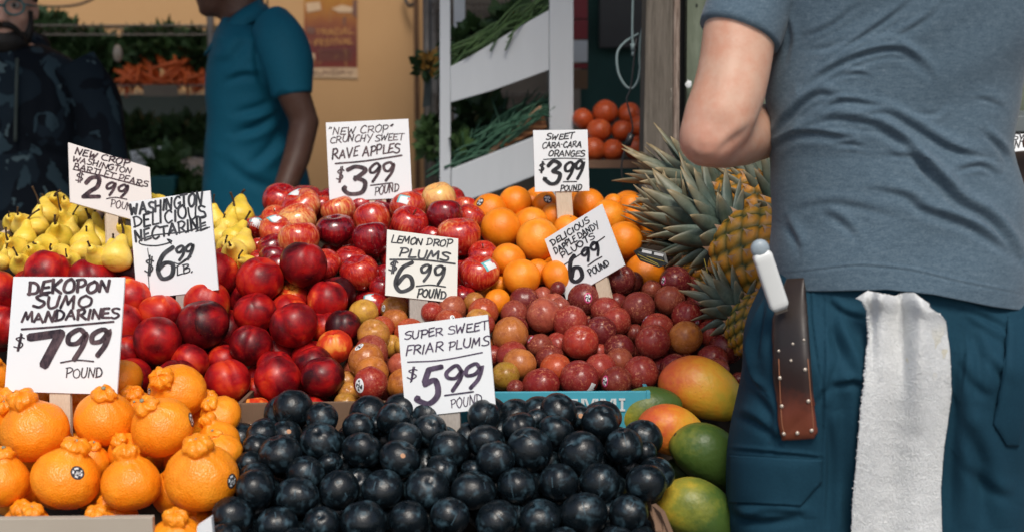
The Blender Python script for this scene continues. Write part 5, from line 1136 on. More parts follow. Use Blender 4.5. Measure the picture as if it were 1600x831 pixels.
def hand(w, d, pn, lat, s=1., curl=.45):
    """Palm, four curled fingers of different lengths and a thumb from the side of the palm."""
    w, d, pn, lat = Vector(w), Vector(d).normalized(), Vector(pn).normalized(), Vector(lat).normalized(); out = []
    def flat(pts, rad):
        V = []; n = 14
        for p, (ra, rb) in zip(pts, rad):
            for k_ in range(n): a = 2*math.pi*k_/n; V.append(p+lat*ra*math.cos(a)+pn*rb*math.sin(a))
        Fs = [(i*n+k_, i*n+(k_+1) % n, (i+1)*n+(k_+1) % n, (i+1)*n+k_) for i in range(len(pts)-1) for k_ in range(n)]+[list(range(n-1, -1, -1)), list(range((len(pts)-1)*n, len(pts)*n))]
        return V, Fs
    out.append(flat([w-d*.02*s, w+d*.02*s, w+d*.06*s, w+d*.092*s], [(.027*s, .020*s), (.034*s, .018*s), (.042*s, .016*s), (.040*s, .012*s)]))
    for i, (off, L) in enumerate([(.030, .072), (.010, .082), (-.011, .076), (-.030, .058)]):
        p = w+d*.082*s+lat*off*s; dd = d.copy(); pts = [p-d*.02*s]; q = p.copy()
        for j, f in enumerate((.42, .33, .25)):
            dd = (dd+pn*curl).normalized() if j or curl > .2 else dd; q = q+dd*L*f*s; pts.append(q.copy())
        out.append(loft_path(pts, [.0095*s, .0092*s, .0085*s, .0068*s], 8))
    p = w+d*.028*s+lat*.028*s; a = (d*.55+lat*.75+pn*.35).normalized(); b = (d*.9+lat*.25+pn*.4).normalized()
    out.append(loft_path([p-a*.015*s, p+a*.032*s, p+a*.032*s+b*.030*s, p+a*.032*s+b*.052*s], [.013*s, .011*s, .0098*s, .0075*s], 8)); return out
def head(c, f, s=1., nose=1.):
    """Closed shapes that merge into a head looking along f."""
    c, f = Vector(c), Vector(f).normalized(); u = Vector((0, 0, 1)); r = f.cross(u).normalized(); u = r.cross(f); Q = Matrix((r, f, u)).transposed()
    def E(x, y, z, a, b, d_): return ellipsoid(c+Q @ Vector((x, y, z))*s, (a*s, b*s, d_*s), Q)
    P = [E(0, -.012, .035, .076, .096, .090), E(0, .018, -.03, .064, .076, .078), E(0, .040, -.075, .046, .052, .040), E(0, .072, -.092, .024, .022, .018),
         E(0, .094, -.014, .011, .014, .028), E(0, .102, -.030, .015*nose, .017*nose, .012), E(.010, .094, -.034, .010, .011, .008), E(-.010, .094, -.034, .010, .011, .008),
         E(0, .084, -.058, .024, .013, .0065), E(0, .082, -.070, .021, .013, .0075), E(0, .080, .024, .052, .014, .010)]
    for sx in (-1, 1): P += [E(sx*.076, -.006, -.008, .009, .018, .031), E(sx*.034, .060, -.028, .026, .024, .024)]
    return P, Q
def face_features(o, c, f, s=1.):
    P, Q = head(c, f, s); c = Vector(c)
    for sx in (-1, 1):
        V, Fs = ellipsoid(c+Q @ Vector((sx*.032, .078, .004))*s, (.013*s, .010*s, .009*s), Q); ob('eye', mesh('eye', V, Fs, M['eyewhite']), o)
        V, Fs = ellipsoid(c+Q @ Vector((sx*.032, .0865, .004))*s, (.0055*s, .0025*s, .0055*s), Q); ob('iris', mesh('iris', V, Fs, M['hair']), o)
        V, Fs = loft_path([c+Q @ Vector((sx*x, y, z))*s for x, y, z in ((.014, .094, .022), (.032, .092, .029), (.052, .076, .022))], [.004*s, .005*s, .003*s], 8); ob('eyebrow', mesh('eyebrow', V, Fs, M['hair']), o)
M['eyewhite'] = plain('eye_white', (.36, .33, .30), .3, .5, .05, 20, 0)
def scalp(o, c, f, s=1., mt='hair'):
    P, Q = head(c, f, s); c = Vector(c)
    V, Fs = grid_sphere(40, 24, lambda t, p: c+Q @ Vector((.084*math.sin(t)*math.cos(p), -.016+.103*math.sin(t)*math.sin(p), .040+.094*math.cos(t)))*s*(1+.02*nz((math.sin(t)*math.cos(p), math.sin(t)*math.sin(p), math.cos(t)), 6)))
    keep = [fc for fc in Fs if all((lambda q: q.z > -.045+max(0, q.y+.03)*1.15)(Q.transposed() @ (V[i]-c)/s) for i in fc)]
    me = mesh('hair', V, keep, M[mt]); h = ob('hair', me, o); sm = h.modifiers.new('thickness', 'SOLIDIFY'); sm.thickness = .008; return h
def sil_loft(levels, Yc, half, nth=96, nv=80, top=None, bot=None, pw=.8, yoff=None):
    """Surface around a body: left and right outline (photograph pixels) per level, at depth Yc; bot(px) gives the hem."""
    L = np.array(levels, float); V = []
    y0 = L[0, 0] if top is None else top; y1 = L[-1, 0]
    for j in range(nv+1):
        v = j/nv
        for i in range(nth):
            th = 2*math.pi*i/nth; c_, s_ = math.cos(th), math.sin(th); sc_ = math.copysign(abs(c_)**pw, c_); ss = math.copysign(abs(s_)**pw, s_)
            pyb = y1
            if bot is not None:
                xl, xr = np.interp(y1, L[:, 0], L[:, 1]), np.interp(y1, L[:, 0], L[:, 2]); pyb = bot((xl+xr)/2-(xr-xl)/2*(-sc_))
            py = y0+(pyb-y0)*v
            xl, xr = np.interp(py, L[:, 0], L[:, 1]), np.interp(py, L[:, 0], L[:, 2]); hb = np.interp(py, [h[0] for h in half], [h[1] for h in half])
            yo = np.interp(py, [h[0] for h in half], [h[2] if len(h) > 2 else 0 for h in half])
            pc_ = at((xl+xr)/2+(xr-xl)/2*sc_, py, Yc); V.append(Vector((pc_.x, Yc+yo-hb*ss, pc_.z)))
    Fs = [(j*nth+i, j*nth+(i+1) % nth, (j+1)*nth+(i+1) % nth, (j+1)*nth+i) for j in range(nv) for i in range(nth)]
    return V, Fs
def smooth_levels(L, n=60):
    L = np.array(L, float); ys = np.linspace(L[0, 0], L[-1, 0], n); out = np.stack([ys]+[np.interp(ys, L[:, 0], L[:, k]) for k in range(1, L.shape[1])], 1)
    for _ in range(3): out[1:-1, 1:] = (out[:-2, 1:]+2*out[1:-1, 1:]+out[2:, 1:])/4
    return out
def apply_folds(me, folds, facing=-.15, noise_amp=0., noise_scale=8):
    co = get_co(me); no = get_no(me); px = topx_np(co); disp = np.zeros(len(co)); front = no[:, 1] < facing+.3
    wgt = np.clip((.15-no[:, 1])/.3, 0, 1)
    for pts, A, w_ in folds:
        P = np.array([tuple(p)[:2] for p in catmull([(*p, 0) for p in pts], 6)]) if len(pts) > 2 else np.array(pts, float)
        bb0, bb1 = P.min(0)-4*w_, P.max(0)+4*w_; sel = np.where((px >= bb0).all(1) & (px <= bb1).all(1) & front)[0]
        if not len(sel): continue
        q = px[sel]; best = np.full(len(sel), 1e9); sg = np.zeros(len(sel)); tt = np.zeros(len(sel)); tot = np.linalg.norm(np.diff(P, axis=0), axis=1); cum = np.concatenate([[0], np.cumsum(tot)])
        for a, b, l_, c0 in zip(P[:-1], P[1:], tot, cum[:-1]):
            d = (b-a)/max(l_, 1e-6); r = q-a; t = np.clip(r @ d, 0, l_); e = r-t[:, None]*d; D = np.linalg.norm(e, axis=1); m_ = D < best
            s_ = -(d[0]*r[:, 1]-d[1]*r[:, 0]); best[m_] = D[m_]; sg[m_] = np.sign(s_[m_]); tt[m_] = ((c0+t)/cum[-1])[m_]
        s_ = best*sg; tap = np.clip(np.sin(np.clip(tt, .02, .98)*math.pi), 0, 1)**.6
        disp[sel] += A*tap*(.62*np.exp(-((s_-1.5*w_)/(1.35*w_))**2)-.60*np.exp(-((s_+.1*w_)/(.95*w_))**2)+.10*np.exp(-((s_+2.0*w_)/(1.5*w_))**2))
    if noise_amp:
        nn = np.array([mnoise.noise(Vector((c[0]*noise_scale, c[1]*noise_scale, c[2]*noise_scale*1.3))) for c in co]); disp += noise_amp*nn
    set_co(me, co+no*(disp*np.where(front, wgt, .3))[:, None])
# ------------------------------------------------------------ the man in the blue shirt (seen from behind, bending over the stall)
YM = 1.88
k = NM('heather_tshirt', .9, .15); n1 = k.noise(420, 3, k.scaled(k.coord(), (1, 1, 2.6)), .7); n2 = k.noise(90, 4, k.scaled(k.coord(), (1, 1, 3.)), .7)
k.col(k.ramp(k.math('ADD', k.math('MULTIPLY', n1, .6), k.math('MULTIPLY', n2, .4)), [(.33, (.046, .076, .106)), (.52, (.083, .128, .168)), (.70, (.16, .212, .255))]))
k.bump(n1, .35, .0012); k.set('Sheen Weight', .15); k.set('Sheen Roughness', .5); M['tshirt'] = k.m
k = NM('navy_work_trousers', .85, .2); n1 = k.noise(300, 3, k.scaled(k.coord(), (1, 1, 1))); n2 = k.noise(5, 4)
k.col(k.mix(k.math('ADD', k.math('MULTIPLY', n1, .4), k.math('MULTIPLY', n2, .6)), (.003, .021, .040), (.012, .062, .098))); k.bump(n1, .3, .0008); M['trousers'] = k.m
SH = smooth_levels([(-130,1345,1465),(-112,1310,1500),(-95,1262,1552),(-70,1222,1604),(-30,1205,1628),(30,1206,1622),(72,1208,1610),(125,1200,1596),(160,1198,1588),(190,1205,1578),(215,1204,1575),(240,1206,1577),(270,1208,1585),(300,1209,1592),(340,1208,1597),(400,1207,1599),(430,1209,1600),(480,1212,1602)], 90)
HALF = [(-130,.06,-.02),(-90,.085,-.02),(-30,.112,-.01),(60,.118,0),(160,.108,0),(240,.105,0),(340,.116,0),(430,.128,0),(480,.130,0)]
def hem(px): return float(np.interp(px, [1150, 1210, 1226, 1258, 1300, 1350, 1417, 1460, 1507, 1579, 1600, 1640], [444, 444, 443, 438, 433, 429.5, 436, 445, 456, 470, 476, 482]))
V, Fs = sil_loft(SH, YM, HALF, 360, 300, top=-128, bot=hem, pw=.86)
sm_ = MB(); sm_.add(V, Fs)
FOLDS = [([(1297,90),(1344,61),(1399,22),(1424,0)],0.0068,6),([(1254,141),(1294,112),(1344,88),(1395,78),(1424,90),(1453,115)],0.0115,7),([(1402,60),(1445,32),(1471,7)],0.0054,6),
 ([(1210,216),(1247,170),(1279,148),(1305,152)],0.0115,8),([(1287,173),(1319,159),(1370,166)],0.0068,6),([(1255,200),(1301,188),(1344,191),(1380,202),(1424,235),(1467,285)],0.0115,8),
 ([(1202,234),(1236,213),(1272,209),(1326,217)],0.0115,7),([(1348,180),(1388,179),(1431,202),(1481,231),(1546,249)],0.0105,7),([(1388,242),(1431,249),(1460,281),(1489,300)],0.0095,7),
 ([(1417,250),(1460,272),(1496,315),(1546,344),(1593,402)],0.0135,9),([(1370,297),(1417,308),(1445,329),(1510,351),(1561,384),(1593,408)],0.0115,8),([(1525,155),(1545,158),(1570,170)],0.0041,6),
 ([(1496,267),(1532,260),(1561,278)],0.0068,6),([(1536,206),(1561,231),(1575,249)],0.0068,6),([(1222,350),(1235,362),(1247,390)],0.0047,8),([(1283,333),(1310,345),(1337,369)],0.0047,8),
 ([(1316,119),(1340,116),(1358,120)],0.0041,5),([(1305,228),(1330,226),(1350,230)],0.0034,5),([(1255,60),(1300,40),(1340,8)],0.0034,7),([(1450,210),(1490,235),(1520,250)],0.0047,6),([(1240,330),(1280,320),(1330,322),(1400,340)],0.0034,8),
 ([(1330,60),(1300,75),(1262,80)],0.0030,6),([(1480,160),(1460,180),(1420,175)],0.0027,6),([(1225,20),(1235,60),(1226,100)],0.0041,6),
 ([(1225,427),(1258,424),(1300,419),(1350,415.5),(1417,422),(1460,431),(1507,442),(1579,456),(1598,462)],0.0022,2.2)]
# body: one continuous skin
def pxs(lst, base): return [at(x, y, base+d) for x, y, d in lst]
S_ = YM/FPX
parts = []
Lt = SH.copy(); Lt[:, 1] += 14; Lt[:, 2] -= 14; V, F2 = sil_loft(Lt, YM, [(h[0], h[1]-.018, h[2]) for h in HALF], 40, 40, pw=.9); n_ = 40
parts.append((V, F2+[list(range(39, -1, -1)), list(range(40*40, 41*40))]))
armL = pxs([(1236,-62,0),(1200,-40,-.015),(1172,0,-.03),(1155,55,-.045),(1149,100,-.055),(1139,145,-.065),(1122,188,-.075),(1110,214,-.078)], YM)
parts.append(loft_path(armL, [(.050,.050),(.053,.052),(.0475,.050),(.0445,.049),(.0450,.0475),(.0475,.046),(.0475,.0445),(.040,.041)], 24)); parts.append(ellipsoid(at(1107, 216, YM-.078), (.039, .043, .038)))
fore = pxs([(1104,216,-.082),(1128,215,-.05),(1158,211,.00),(1192,205,.055),(1222,198,.10),(1246,190,.15)], YM)
parts.append(loft_path(fore, [.037, .041, .0415, .038, .031, .027], 20)); wd_ = (fore[-1]-fore[-2]).normalized()
parts += hand(fore[-1], wd_, Vector((.3, .2, -1)), Vector((-.2, 1, 0)))
armR = pxs([(1585,-62,0),(1625,-35,-.01),(1665,30,-.02),(1690,110,-.03),(1705,190,-.03)], YM); parts.append(loft_path(armR, [.052, .054, .050, .046, .040], 20)); parts.append(ellipsoid(armR[-1], (.041, .041, .04)))
foreR = pxs([(1705,190,-.03),(1692,200,.06),(1672,200,.14),(1655,196,.20)], YM); parts.append(loft_path(foreR, [.039, .042, .035, .027], 20)); parts += hand(foreR[-1], foreR[-1]-foreR[-2], Vector((-.3, .2, -1)), Vector((.2, 1, 0)))
nb = at(1405, -118, YM-.01); hc = nb+Vector((.0, .045, .165)); parts.append(loft_path([nb-Vector((0, 0, .06)), nb+Vector((0, .01, .03)), hc+Vector((0, -.015, -.05))], [.068, .060, .058], 20))
hp, HQ = head(hc, (0, 1, -.45)); parts += hp
for sx, kx in ((1290, 1248), (1495, 1480)):
    parts.append(loft_path([at(sx, 480, YM), at(sx-5, 640, YM), at(kx, 1020, YM-.01), at(kx, 1330, YM)], [.085, .085, .055, .040], 20)); ft = at(kx, 1385, YM); parts.append(loft_path([at(kx, 1330, YM), ft, ft+Vector((0, .14, -.01))], [.04, .042, .035], 16))
me = remesh(parts, .0058, 14, .5); me.materials.append(M['skin_fair'])
co = get_co(me); dl = np.linalg.norm(co-np.array(at(1100, 232, YM-.085)), axis=1); add_attr(me, 'red', np.clip(1-dl/.068, 0, 1)*.8)
# muscle and bone relief on the arm
apply_folds(me, [([(1120,238),(1141,220),(1158,208),(1172,196)],.0040,6),([(1074,236),(1090,247),(1112,248)],.0022,6),([(1086,222),(1100,230),(1114,226)],.0014,4),([(1092,206),(1106,213),(1122,208)],.0010,4),([(1165,80),(1160,130),(1148,180)],.0016,9),([(1120,90),(1112,140),(1096,180)],.0012,9)], -.2)
man = tag(ob('person', me), 'man seen from behind in heather blue t-shirt and navy work trousers, elbow bent', 'person', 'people at the market stall')
scalp(man, hc, (0, 1, -.45)); face_features(man, hc, (0, 1, -.45))
# shirt with sleeves
def sleeve(m, pts, rad, n=64, nv=40):
    P = catmull(pts, 10); rr = np.interp(np.linspace(0, 1, len(P)), np.linspace(0, 1, len(rad)), [r[0] for r in rad]); rb = np.interp(np.linspace(0, 1, len(P)), np.linspace(0, 1, len(rad)), [r[1] for r in rad])
    V, Fs = loft_path(P, [(a, b) for a, b in zip(rr, rb)], n, False); V2, F2 = loft_path([P[-1], P[-1]+(P[-2]-P[-1])*3], [(rr[-1]*.955, rb[-1]*.955)]*2, n, False)
    m.add(V, Fs); b0 = len(m.v); m.add(V2, F2); k0 = b0-n
    m.add([], [])
    for i in range(n): m.f.append([k0+i, k0+(i+1) % n, b0+(i+1) % n, b0+i]); m.m.append(0)
sleeve(sm_, pxs([(1262,-70,0),(1230,-52,-.01),(1197,-22,-.02),(1176,8,-.03),(1157,56,-.045)], YM), [(.056,.070),(.058,.068),(.055,.062),(.050,.057),(.0475,.053)])
sleeve(sm_, pxs([(1560,-70,0),(1595,-50,0),(1632,-15,-.01),(1660,30,-.015),(1678,75,-.02)], YM), [(.060,.074),(.064,.072),(.064,.068),(.060,.063),(.058,.059)])
me = mesh('tshirt', sm_.v, sm_.f, M['tshirt'])
co = get_co(me); no = get_no(me); wv = np.array([mnoise.noise(Vector((c[0]*5+c[2]*7, c[1]*4, c[2]*13-c[0]*8))) for c in co]); set_co(me, co+no*(wv*.0052)[:, None])
EX = []
for P_, A_q, w_q in FOLDS[:20]:
    for off, f_ in ((11, .42), (-12, .36)):
        o2 = off*random.uniform(.8, 1.3); EX.append(([(x+o2*.35+random.uniform(-3, 3), y+o2+random.uniform(-2, 2)) for x, y in P_], A_q*f_*.65*random.uniform(.5, 1.2), w_q*.7))
FOLDS = [(P_, A_q*.85, w_q*.85) for P_, A_q, w_q in FOLDS]+EX
apply_folds(me, FOLDS+[([(1118,26),(1150,24),(1190,36),(1214,50)],.0014,2.5),([(1140,-10),(1170,5),(1205,20)],.003,5),([(1222,0),(1214,40),(1209,72)],.006,5)], -.2, .0016, 9)
tsh = ob('tshirt', me, man); sd2 = tsh.modifiers.new('thickness', 'SOLIDIFY'); sd2.thickness = .0022; sd2.offset = -1
# trousers
LL = smooth_levels([(405,1212,1404),(436,1200,1410),(458,1192,1412),(475,1181,1413),(512,1166,1414),(545,1163,1412),(577,1167,1410),(606,1161,1404),(650,1150,1392),(693,1140,1380),(755,1137,1366),(831,1139,1354),(1000,1160,1330),(1200,1180,1312),(1345,1185,1318)], 60)
LR = smooth_levels([(405,1398,1596),(436,1396,1600),(458,1394,1602),(475,1394,1603),(545,1394,1604),(606,1394,1603),(650,1392,1599),(693,1388,1594),(755,1388,1594),(831,1392,1591),(1000,1400,1560),(1200,1412,1548),(1345,1408,1545)], 60)
HT = [(405,.080,.005),(436,.090,.005),(458,.100,.003),(480,.113,.002),(545,.134,0),(620,.128,.002),(720,.108,.004),(831,.100,.004),(1000,.085,0),(1345,.065,.01)]
parts = []
for L in (LL, LR):
    V, F2 = sil_loft(L, YM, HT, 56, 70, pw=.82); parts.append((V, F2+[list(range(55, -1, -1)), list(range(70*56, 71*56))]))
PEL = smooth_levels([(396,1212,1596),(436,1202,1600),(475,1184,1602),(560,1168,1602),(640,1200,1560)], 30)
V, F2 = sil_loft(PEL, YM, [(396,.112,.005),(458,.121,.003),(540,.128,0),(640,.10,0)], 56, 40, pw=.86); parts.append((V, F2+[list(range(55, -1, -1)), list(range(40*56, 41*56))]))
me = remesh(parts, .0048, 10, .5, 1); me.materials.append(M['trousers'])
TF = [([(1262,449),(1352,441),(1420,447),(1507,467),(1590,486)],0.0030,2.2),([(1287,455),(1287,560),(1284,700),(1282,831)],0.0048,3),([(1266,446),(1268,500),(1276,560),(1284,600)],0.0033,2.5),
 ([(1320,600),(1316,690),(1322,780),(1330,860)],0.0140,12),([(1292,470),(1320,490),(1352,500)],0.0077,6),([(1292,500),(1312,540),(1330,590)],0.0087,9),([(1300,605),(1330,598),(1350,603)],0.0087,6),
 ([(1500,520),(1494,600),(1490,700),(1486,831)],0.0145,14),([(1512,500),(1530,560),(1520,640)],0.0087,10),([(1498,640),(1530,720),(1545,831)],0.0130,14),([(1574,493),(1570,560),(1562,610),(1551,661)],0.0054,3),
 ([(1195,452),(1180,490),(1168,540),(1172,590),(1196,612)],0.0130,5),([(1200,460),(1192,500),(1182,560)],0.0065,5),([(1141,702),(1200,706),(1284,714)],0.0048,2.5),([(1150,650),(1180,660),(1215,690)],0.0087,8),
 ([(1165,600),(1200,640),(1210,690)],0.0065,8),([(1140,800),(1180,815),(1250,810)],0.0109,8),([(1290,640),(1300,720),(1296,831)],0.0130,10),([(1365,480),(1364,560)],0.0065,4),([(1490,475),(1545,500),(1590,520)],0.0065,6),([(1540,560),(1570,590),(1600,600)],0.0087,7),
 ([(1505,500),(1506,560),(1500,620)],0.0033,2.5),([(1210,500),(1206,560),(1214,620)],0.0043,6),
 ([(1180,470),(1168,520),(1170,580)],.006,4),([(1215,720),(1230,760),(1225,800)],.003,6),([(1300,520),(1325,560),(1345,620)],.006,9),([(1300,470),(1310,560),(1306,640)],.005,8),
 ([(1500,490),(1540,520),(1572,540)],.005,7),([(1496,560),(1520,600),(1550,620)],.005,8),([(1500,720),(1540,760),(1580,780)],.006,10),([(1560,520),(1590,560),(1600,610)],.005,6),
 ([(1150,820),(1200,800),(1262,806)],.006,7),([(1205,700),(1240,660),(1262,640)],.004,7),([(1262,640),(1290,610),(1310,560)],.004,6)]
apply_folds(me, TF, -.2, .0016, 10)
trs = ob('trousers', me, man)
tb = BVHTree.FromPolygons([v.co.copy() for v in me.vertices], [tuple(p.vertices) for p in me.polygons])
def surf(px, py, h, b=None):
    c = Vector((0, 0, CAMZ)); d = ray(px, py).normalized(); hit, n, _, _ = (b or tb).ray_cast(c, d)
    if hit is None:
        hit, n, _, _ = (b or tb).find_nearest(c+d*(YM-.02)/d.y)
        hit = c+d*((hit-c).dot(d)); n = Vector((n.x*.3, -1, 0)).normalized()
    if n.dot(d) > 0: n = -n
    n = (n+Vector((0, -.6, 0))).normalized(); return hit+n*h, n
def panel(name, left, right, h, mt, parent, nu=24, nv=30, puff=0., edge=.004, tilt=None):
    """A flat piece lying on the trousers: left and right edges in photograph pixels, thickness h."""
    left, right = np.array(left, float), np.array(right, float); V = []; Vb = []
    for j in range(nv+1):
        t = j/nv; l_ = [np.interp(t*(len(left)-1), range(len(left)), left[:, k]) for k in (0, 1)]; r_ = [np.interp(t*(len(right)-1), range(len(right)), right[:, k]) for k in (0, 1)]
        for i in range(nu+1):
            s_ = i/nu; x, y = l_[0]+(r_[0]-l_[0])*s_, l_[1]+(r_[1]-l_[1])*s_; e_ = min(s_, 1-s_, t, 1-t)*6; rnd_ = min(1, e_)**.5
            p, n = surf(x, y, 0); V.append(p+n*(h*(.55+.45*rnd_)+puff*math.sin(math.pi*s_)*math.sin(math.pi*t))); Vb.append(p-n*.002)
    # even out the surface so the piece hangs as one sheet
    A = np.array([tuple(v) for v in V]).reshape(nv+1, nu+1, 3)
    for _ in range(6): A[1:-1, 1:-1] = A[1:-1, 1:-1]*.4+.15*(A[:-2, 1:-1]+A[2:, 1:-1]+A[1:-1, :-2]+A[1:-1, 2:])
    V = [Vector(q) for q in A.reshape(-1, 3)]; N_ = len(V); W = nu+1; Fs = [(j*W+i, (j+1)*W+i, (j+1)*W+i+1, j*W+i+1) for j in range(nv) for i in range(nu)]
    ring = [i for i in range(W)]+[j*W+nu for j in range(1, nv+1)]+[nv*W+i for i in range(nu-1, -1, -1)]+[j*W for j in range(nv-1, 0, -1)]
    allv = V+Vb; F3 = Fs+[tuple(i+N_ for i in reversed(f)) for f in Fs]+[(ring[k_], ring[(k_+1) % len(ring)], ring[(k_+1) % len(ring)]+N_, ring[k_]+N_) for k_ in range(len(ring))]
    o = ob(name, mesh(name, allv, F3, mt)); bm = bmesh.new(); bm.from_mesh(o.data); bmesh.ops.recalc_face_normals(bm, faces=bm.faces); bm.to_mesh(o.data); bm.free()
    if parent is not None: o.parent = parent
    return o
panel('pocket_flap', [(1140, 711), (1139, 740), (1139, 784)], [(1284, 718), (1283, 752), (1251, 789)], .0055, M['trousers'], trs, puff=.002)
panel('pocket_flap', [(1574, 494), (1566, 580), (1551, 661), (1572, 695)], [(1606, 500), (1604, 580), (1600, 650), (1590, 697)], .005, M['trousers'], trs, puff=.002)
for kx in (1248, 1478):
    ft = at(kx, 1390, YM); V, Fs = grid_sphere(24, 14, lambda t, p: Vector((ft.x+.048*math.sin(t)*math.cos(p), ft.y+.06+.145*math.sin(t)*math.sin(p), max(.0, .045+.055*math.cos(t))))); ob('shoe', mesh('shoe', V, Fs, M['black_metal']), man)
# ------------------------------------------------------------ knife sheath, knife, towel
k = NM('worn_leather', .5, .4); v = k.sep(k.coord('Generated')); f1 = k.noise(14, 5, None, .7)
c_ = k.ramp(k.math('ADD', v[2], k.math('MULTIPLY', k.math('SUBTRACT', f1, .5), .35)), [(.0, (.17, .045, .020)), (.22, (.13, .030, .015)), (.36, (.030, .014, .012)), (.6, (.018, .014, .013)), (1., (.032, .022, .018))])
edge_ = k.ramp(v[0], [(.80, 0.), (.92, .8), (1., .6)]); k.col(k.mix(edge_, c_, (.14, .035, .022))); k.set('Roughness', k.ramp(f1, [(.3, .35), (.7, .6)])); k.bump(f1, .35, .002); M['leather'] = k.m
M['thread'] = plain('thread', (.30, .12, .06), .8); M['rivet'] = plain('rivet', (.55, .48, .40), .35, .5, .1, 40, 0, .6)
sh = panel('knife_sheath', [(1232, 436), (1216, 474), (1210, 500), (1212, 580), (1216, 640), (1218, 674), (1224, 686)], [(1258, 434), (1261, 480), (1264, 520), (1268, 580), (1273, 640), (1277, 672), (1272, 682)], .011, M['leather'], None, 20, 60)
tag(sh, 'worn brown leather knife sheath with rivets hanging over the trousers', 'sheath')
sb = BVHTree.FromPolygons([v.co.copy() for v in sh.data.vertices], [tuple(p.vertices) for p in sh.data.polygons])
for x, y in [(1219,590),(1258,577),(1222,634),(1263,626),(1225,677),(1246,676),(1268,672),(1239,537),(1256,531),(1217,548),(1236,563)]:
    p, n = surf(x, y, .0006, sb); V, Fs = ellipsoid(p, (.0026, .0016, .0026) if y > 570 else (.0019, .0014, .0019)); ob('rivet', mesh('rivet', V, Fs, M['rivet']), sh)
m = MB()
for L in ([(1217, 560), (1219, 610), (1222, 660), (1226, 678)], [(1262, 560), (1266, 610), (1270, 655), (1271, 670)]):
    P = [surf(p[0], p[1], .0005, sb)[0] for p in catmull([(*p, 0) for p in L], 9)]
    m = MB(); m.tube(P, .0006, 5); m.build('stitching', M['thread'], sh)
pass
M['white_plastic'] = plain('white_plastic', (.68, .70, .69), .35, .5, .06, 20, .05); M['grey_cap'] = plain('grey_cap', (.30, .36, .40), .4, .5, .5, 60, .1)
hn0 = surf(1226, 500, .016)[0]; yk = hn0.y-.004
a = at(1189, 393, yk-.012); b = at(1219, 482, yk); ax = (b-a).normalized(); yv = Vector((0, -1, 0)); yv = (yv-ax*yv.dot(ax)).normalized(); xv = ax.cross(yv)
def rbox(p, q, wx, wy, n=24):
    V = []; N = 14
    for j in range(N+1):
        t = j/N; c = p+(q-p)*t; f = (1-max(0, (.06-min(t, 1-t))/.06)**2*.25)
        for i in range(n): th = 2*math.pi*i/n; V.append(c+xv*(wx*f*math.copysign(abs(math.cos(th))**.45, math.cos(th)))+yv*(wy*f*math.copysign(abs(math.sin(th))**.45, math.sin(th))))
    Fs = [(j*n+i, j*n+(i+1) % n, (j+1)*n+(i+1) % n, (j+1)*n+i) for j in range(N) for i in range(n)]+[list(range(n-1, -1, -1)), list(range(N*n, (N+1)*n))]; return V, Fs
kn = tag(ob('knife', mesh('knife', *rbox(a, b, .0122, .0085), M['white_plastic'])), 'white plastic knife handle with grey rounded end above the sheath', 'knife')
V, Fs = grid_sphere(24, 14, lambda t, p: a-ax*.004+xv*(.0119*math.sin(t)*math.cos(p))+yv*(.0085*math.sin(t)*math.sin(p))-ax*(.012*math.cos(t))); ob('end_cap', mesh('end_cap', V, Fs, M['grey_cap']), kn)
m = MB(); m.add(*rbox(b, b+ax*.006, .0085, .0015)); bl_ = m.build('blade', M['chrome']); bl_.parent = kn
k = NM('terry_towel', .95, .1); f1 = k.noise(6, 4); f2 = k.noise(160, 3, k.scaled(k.coord(), (1, 1, 2.)))
c_ = k.mix(f2, (.70, .725, .73), (.84, .85, .85)); v = k.sep(k.coord('Generated'))
st_ = k.math('MULTIPLY', k.math('GREATER_THAN', k.noise(22, 3), .60), k.ramp(v[2], [(.70, 0.), (.80, .5), (.90, 0.)])); k.col(k.mix(st_, c_, (.60, .52, .28))); k.bump(k.noise(420, 3, k.scaled(k.coord(), (1, 1, 1.6)), .7), .75, .003); k.set('Sheen Weight', .3); M['towel'] = k.m
TL_ = [(1336,466),(1347,475),(1357,492),(1358,530),(1352,584),(1345,639),(1338,722),(1332,784),(1330,840),(1328,900)]
TR_ = [(1452,474),(1470,490),(1478,503),(1484,545),(1487,613),(1481,660),(1475,700),(1470,765),(1472,831),(1473,900)]
TT = [(1336, 466), (1356, 454), (1380, 459), (1398, 462), (1412, 457), (1428, 457), (1452, 474)]
nu, nv = 190, 420; V = []
for j in range(nv+1):
    t = j/nv; yy = 466+(900-466)*t; xl = np.interp(yy, [p[1] for p in TL_], [p[0] for p in TL_]); xr = np.interp(yy, [p[1] for p in TR_], [p[0] for p in TR_])
    rt = math.exp(-t*9)
    for i in range(nu+1):
        s_ = i/nu; x = xl+(xr-xl)*s_; ytop = np.interp(x, [p[0] for p in TT], [p[1] for p in TT]); y = yy+(ytop-466)*max(0, 1-t*14)
        jit = 1.1*mnoise.noise(Vector((yy*.55, 0, 3)))*(1 if s_ < .04 or s_ > .96 else 0)
        p, n = surf(x+jit, y, 0); base = .010+.007*math.sin(math.pi*s_)
        base += .018*math.exp(-((x-1380-.02*(y-470))/15)**2)*max(0, 1-t*2.2) - .016*math.exp(-((x-1407-.05*(y-470))/8)**2)*max(0, 1-t*2.8)+.022*math.exp(-((x-1440)/20)**2)*max(0, 1-t*2.0)-.010*math.exp(-((x-1362)/7)**2)*max(0, 1-t*3)
        base += .005*math.sin((x-1340)/13+t*2)*math.exp(-t*1.0)+.0055*math.sin((x+y*.12)/17+.6*math.sin(y/70))
        base += .010*math.exp(-((y-(ytop+12))/14)**2)
        V.append((p, base, x+jit, y))
YH = np.array([q_[0].y for q_ in V]).reshape(nv+1, nu+1)      # the cloth spans the hollows of the trousers
pad = np.pad(YH, ((0, 0), (45, 45)), mode='edge'); YH = np.min([pad[:, k_:k_+nu+1] for k_ in range(0, 91, 3)], 0)
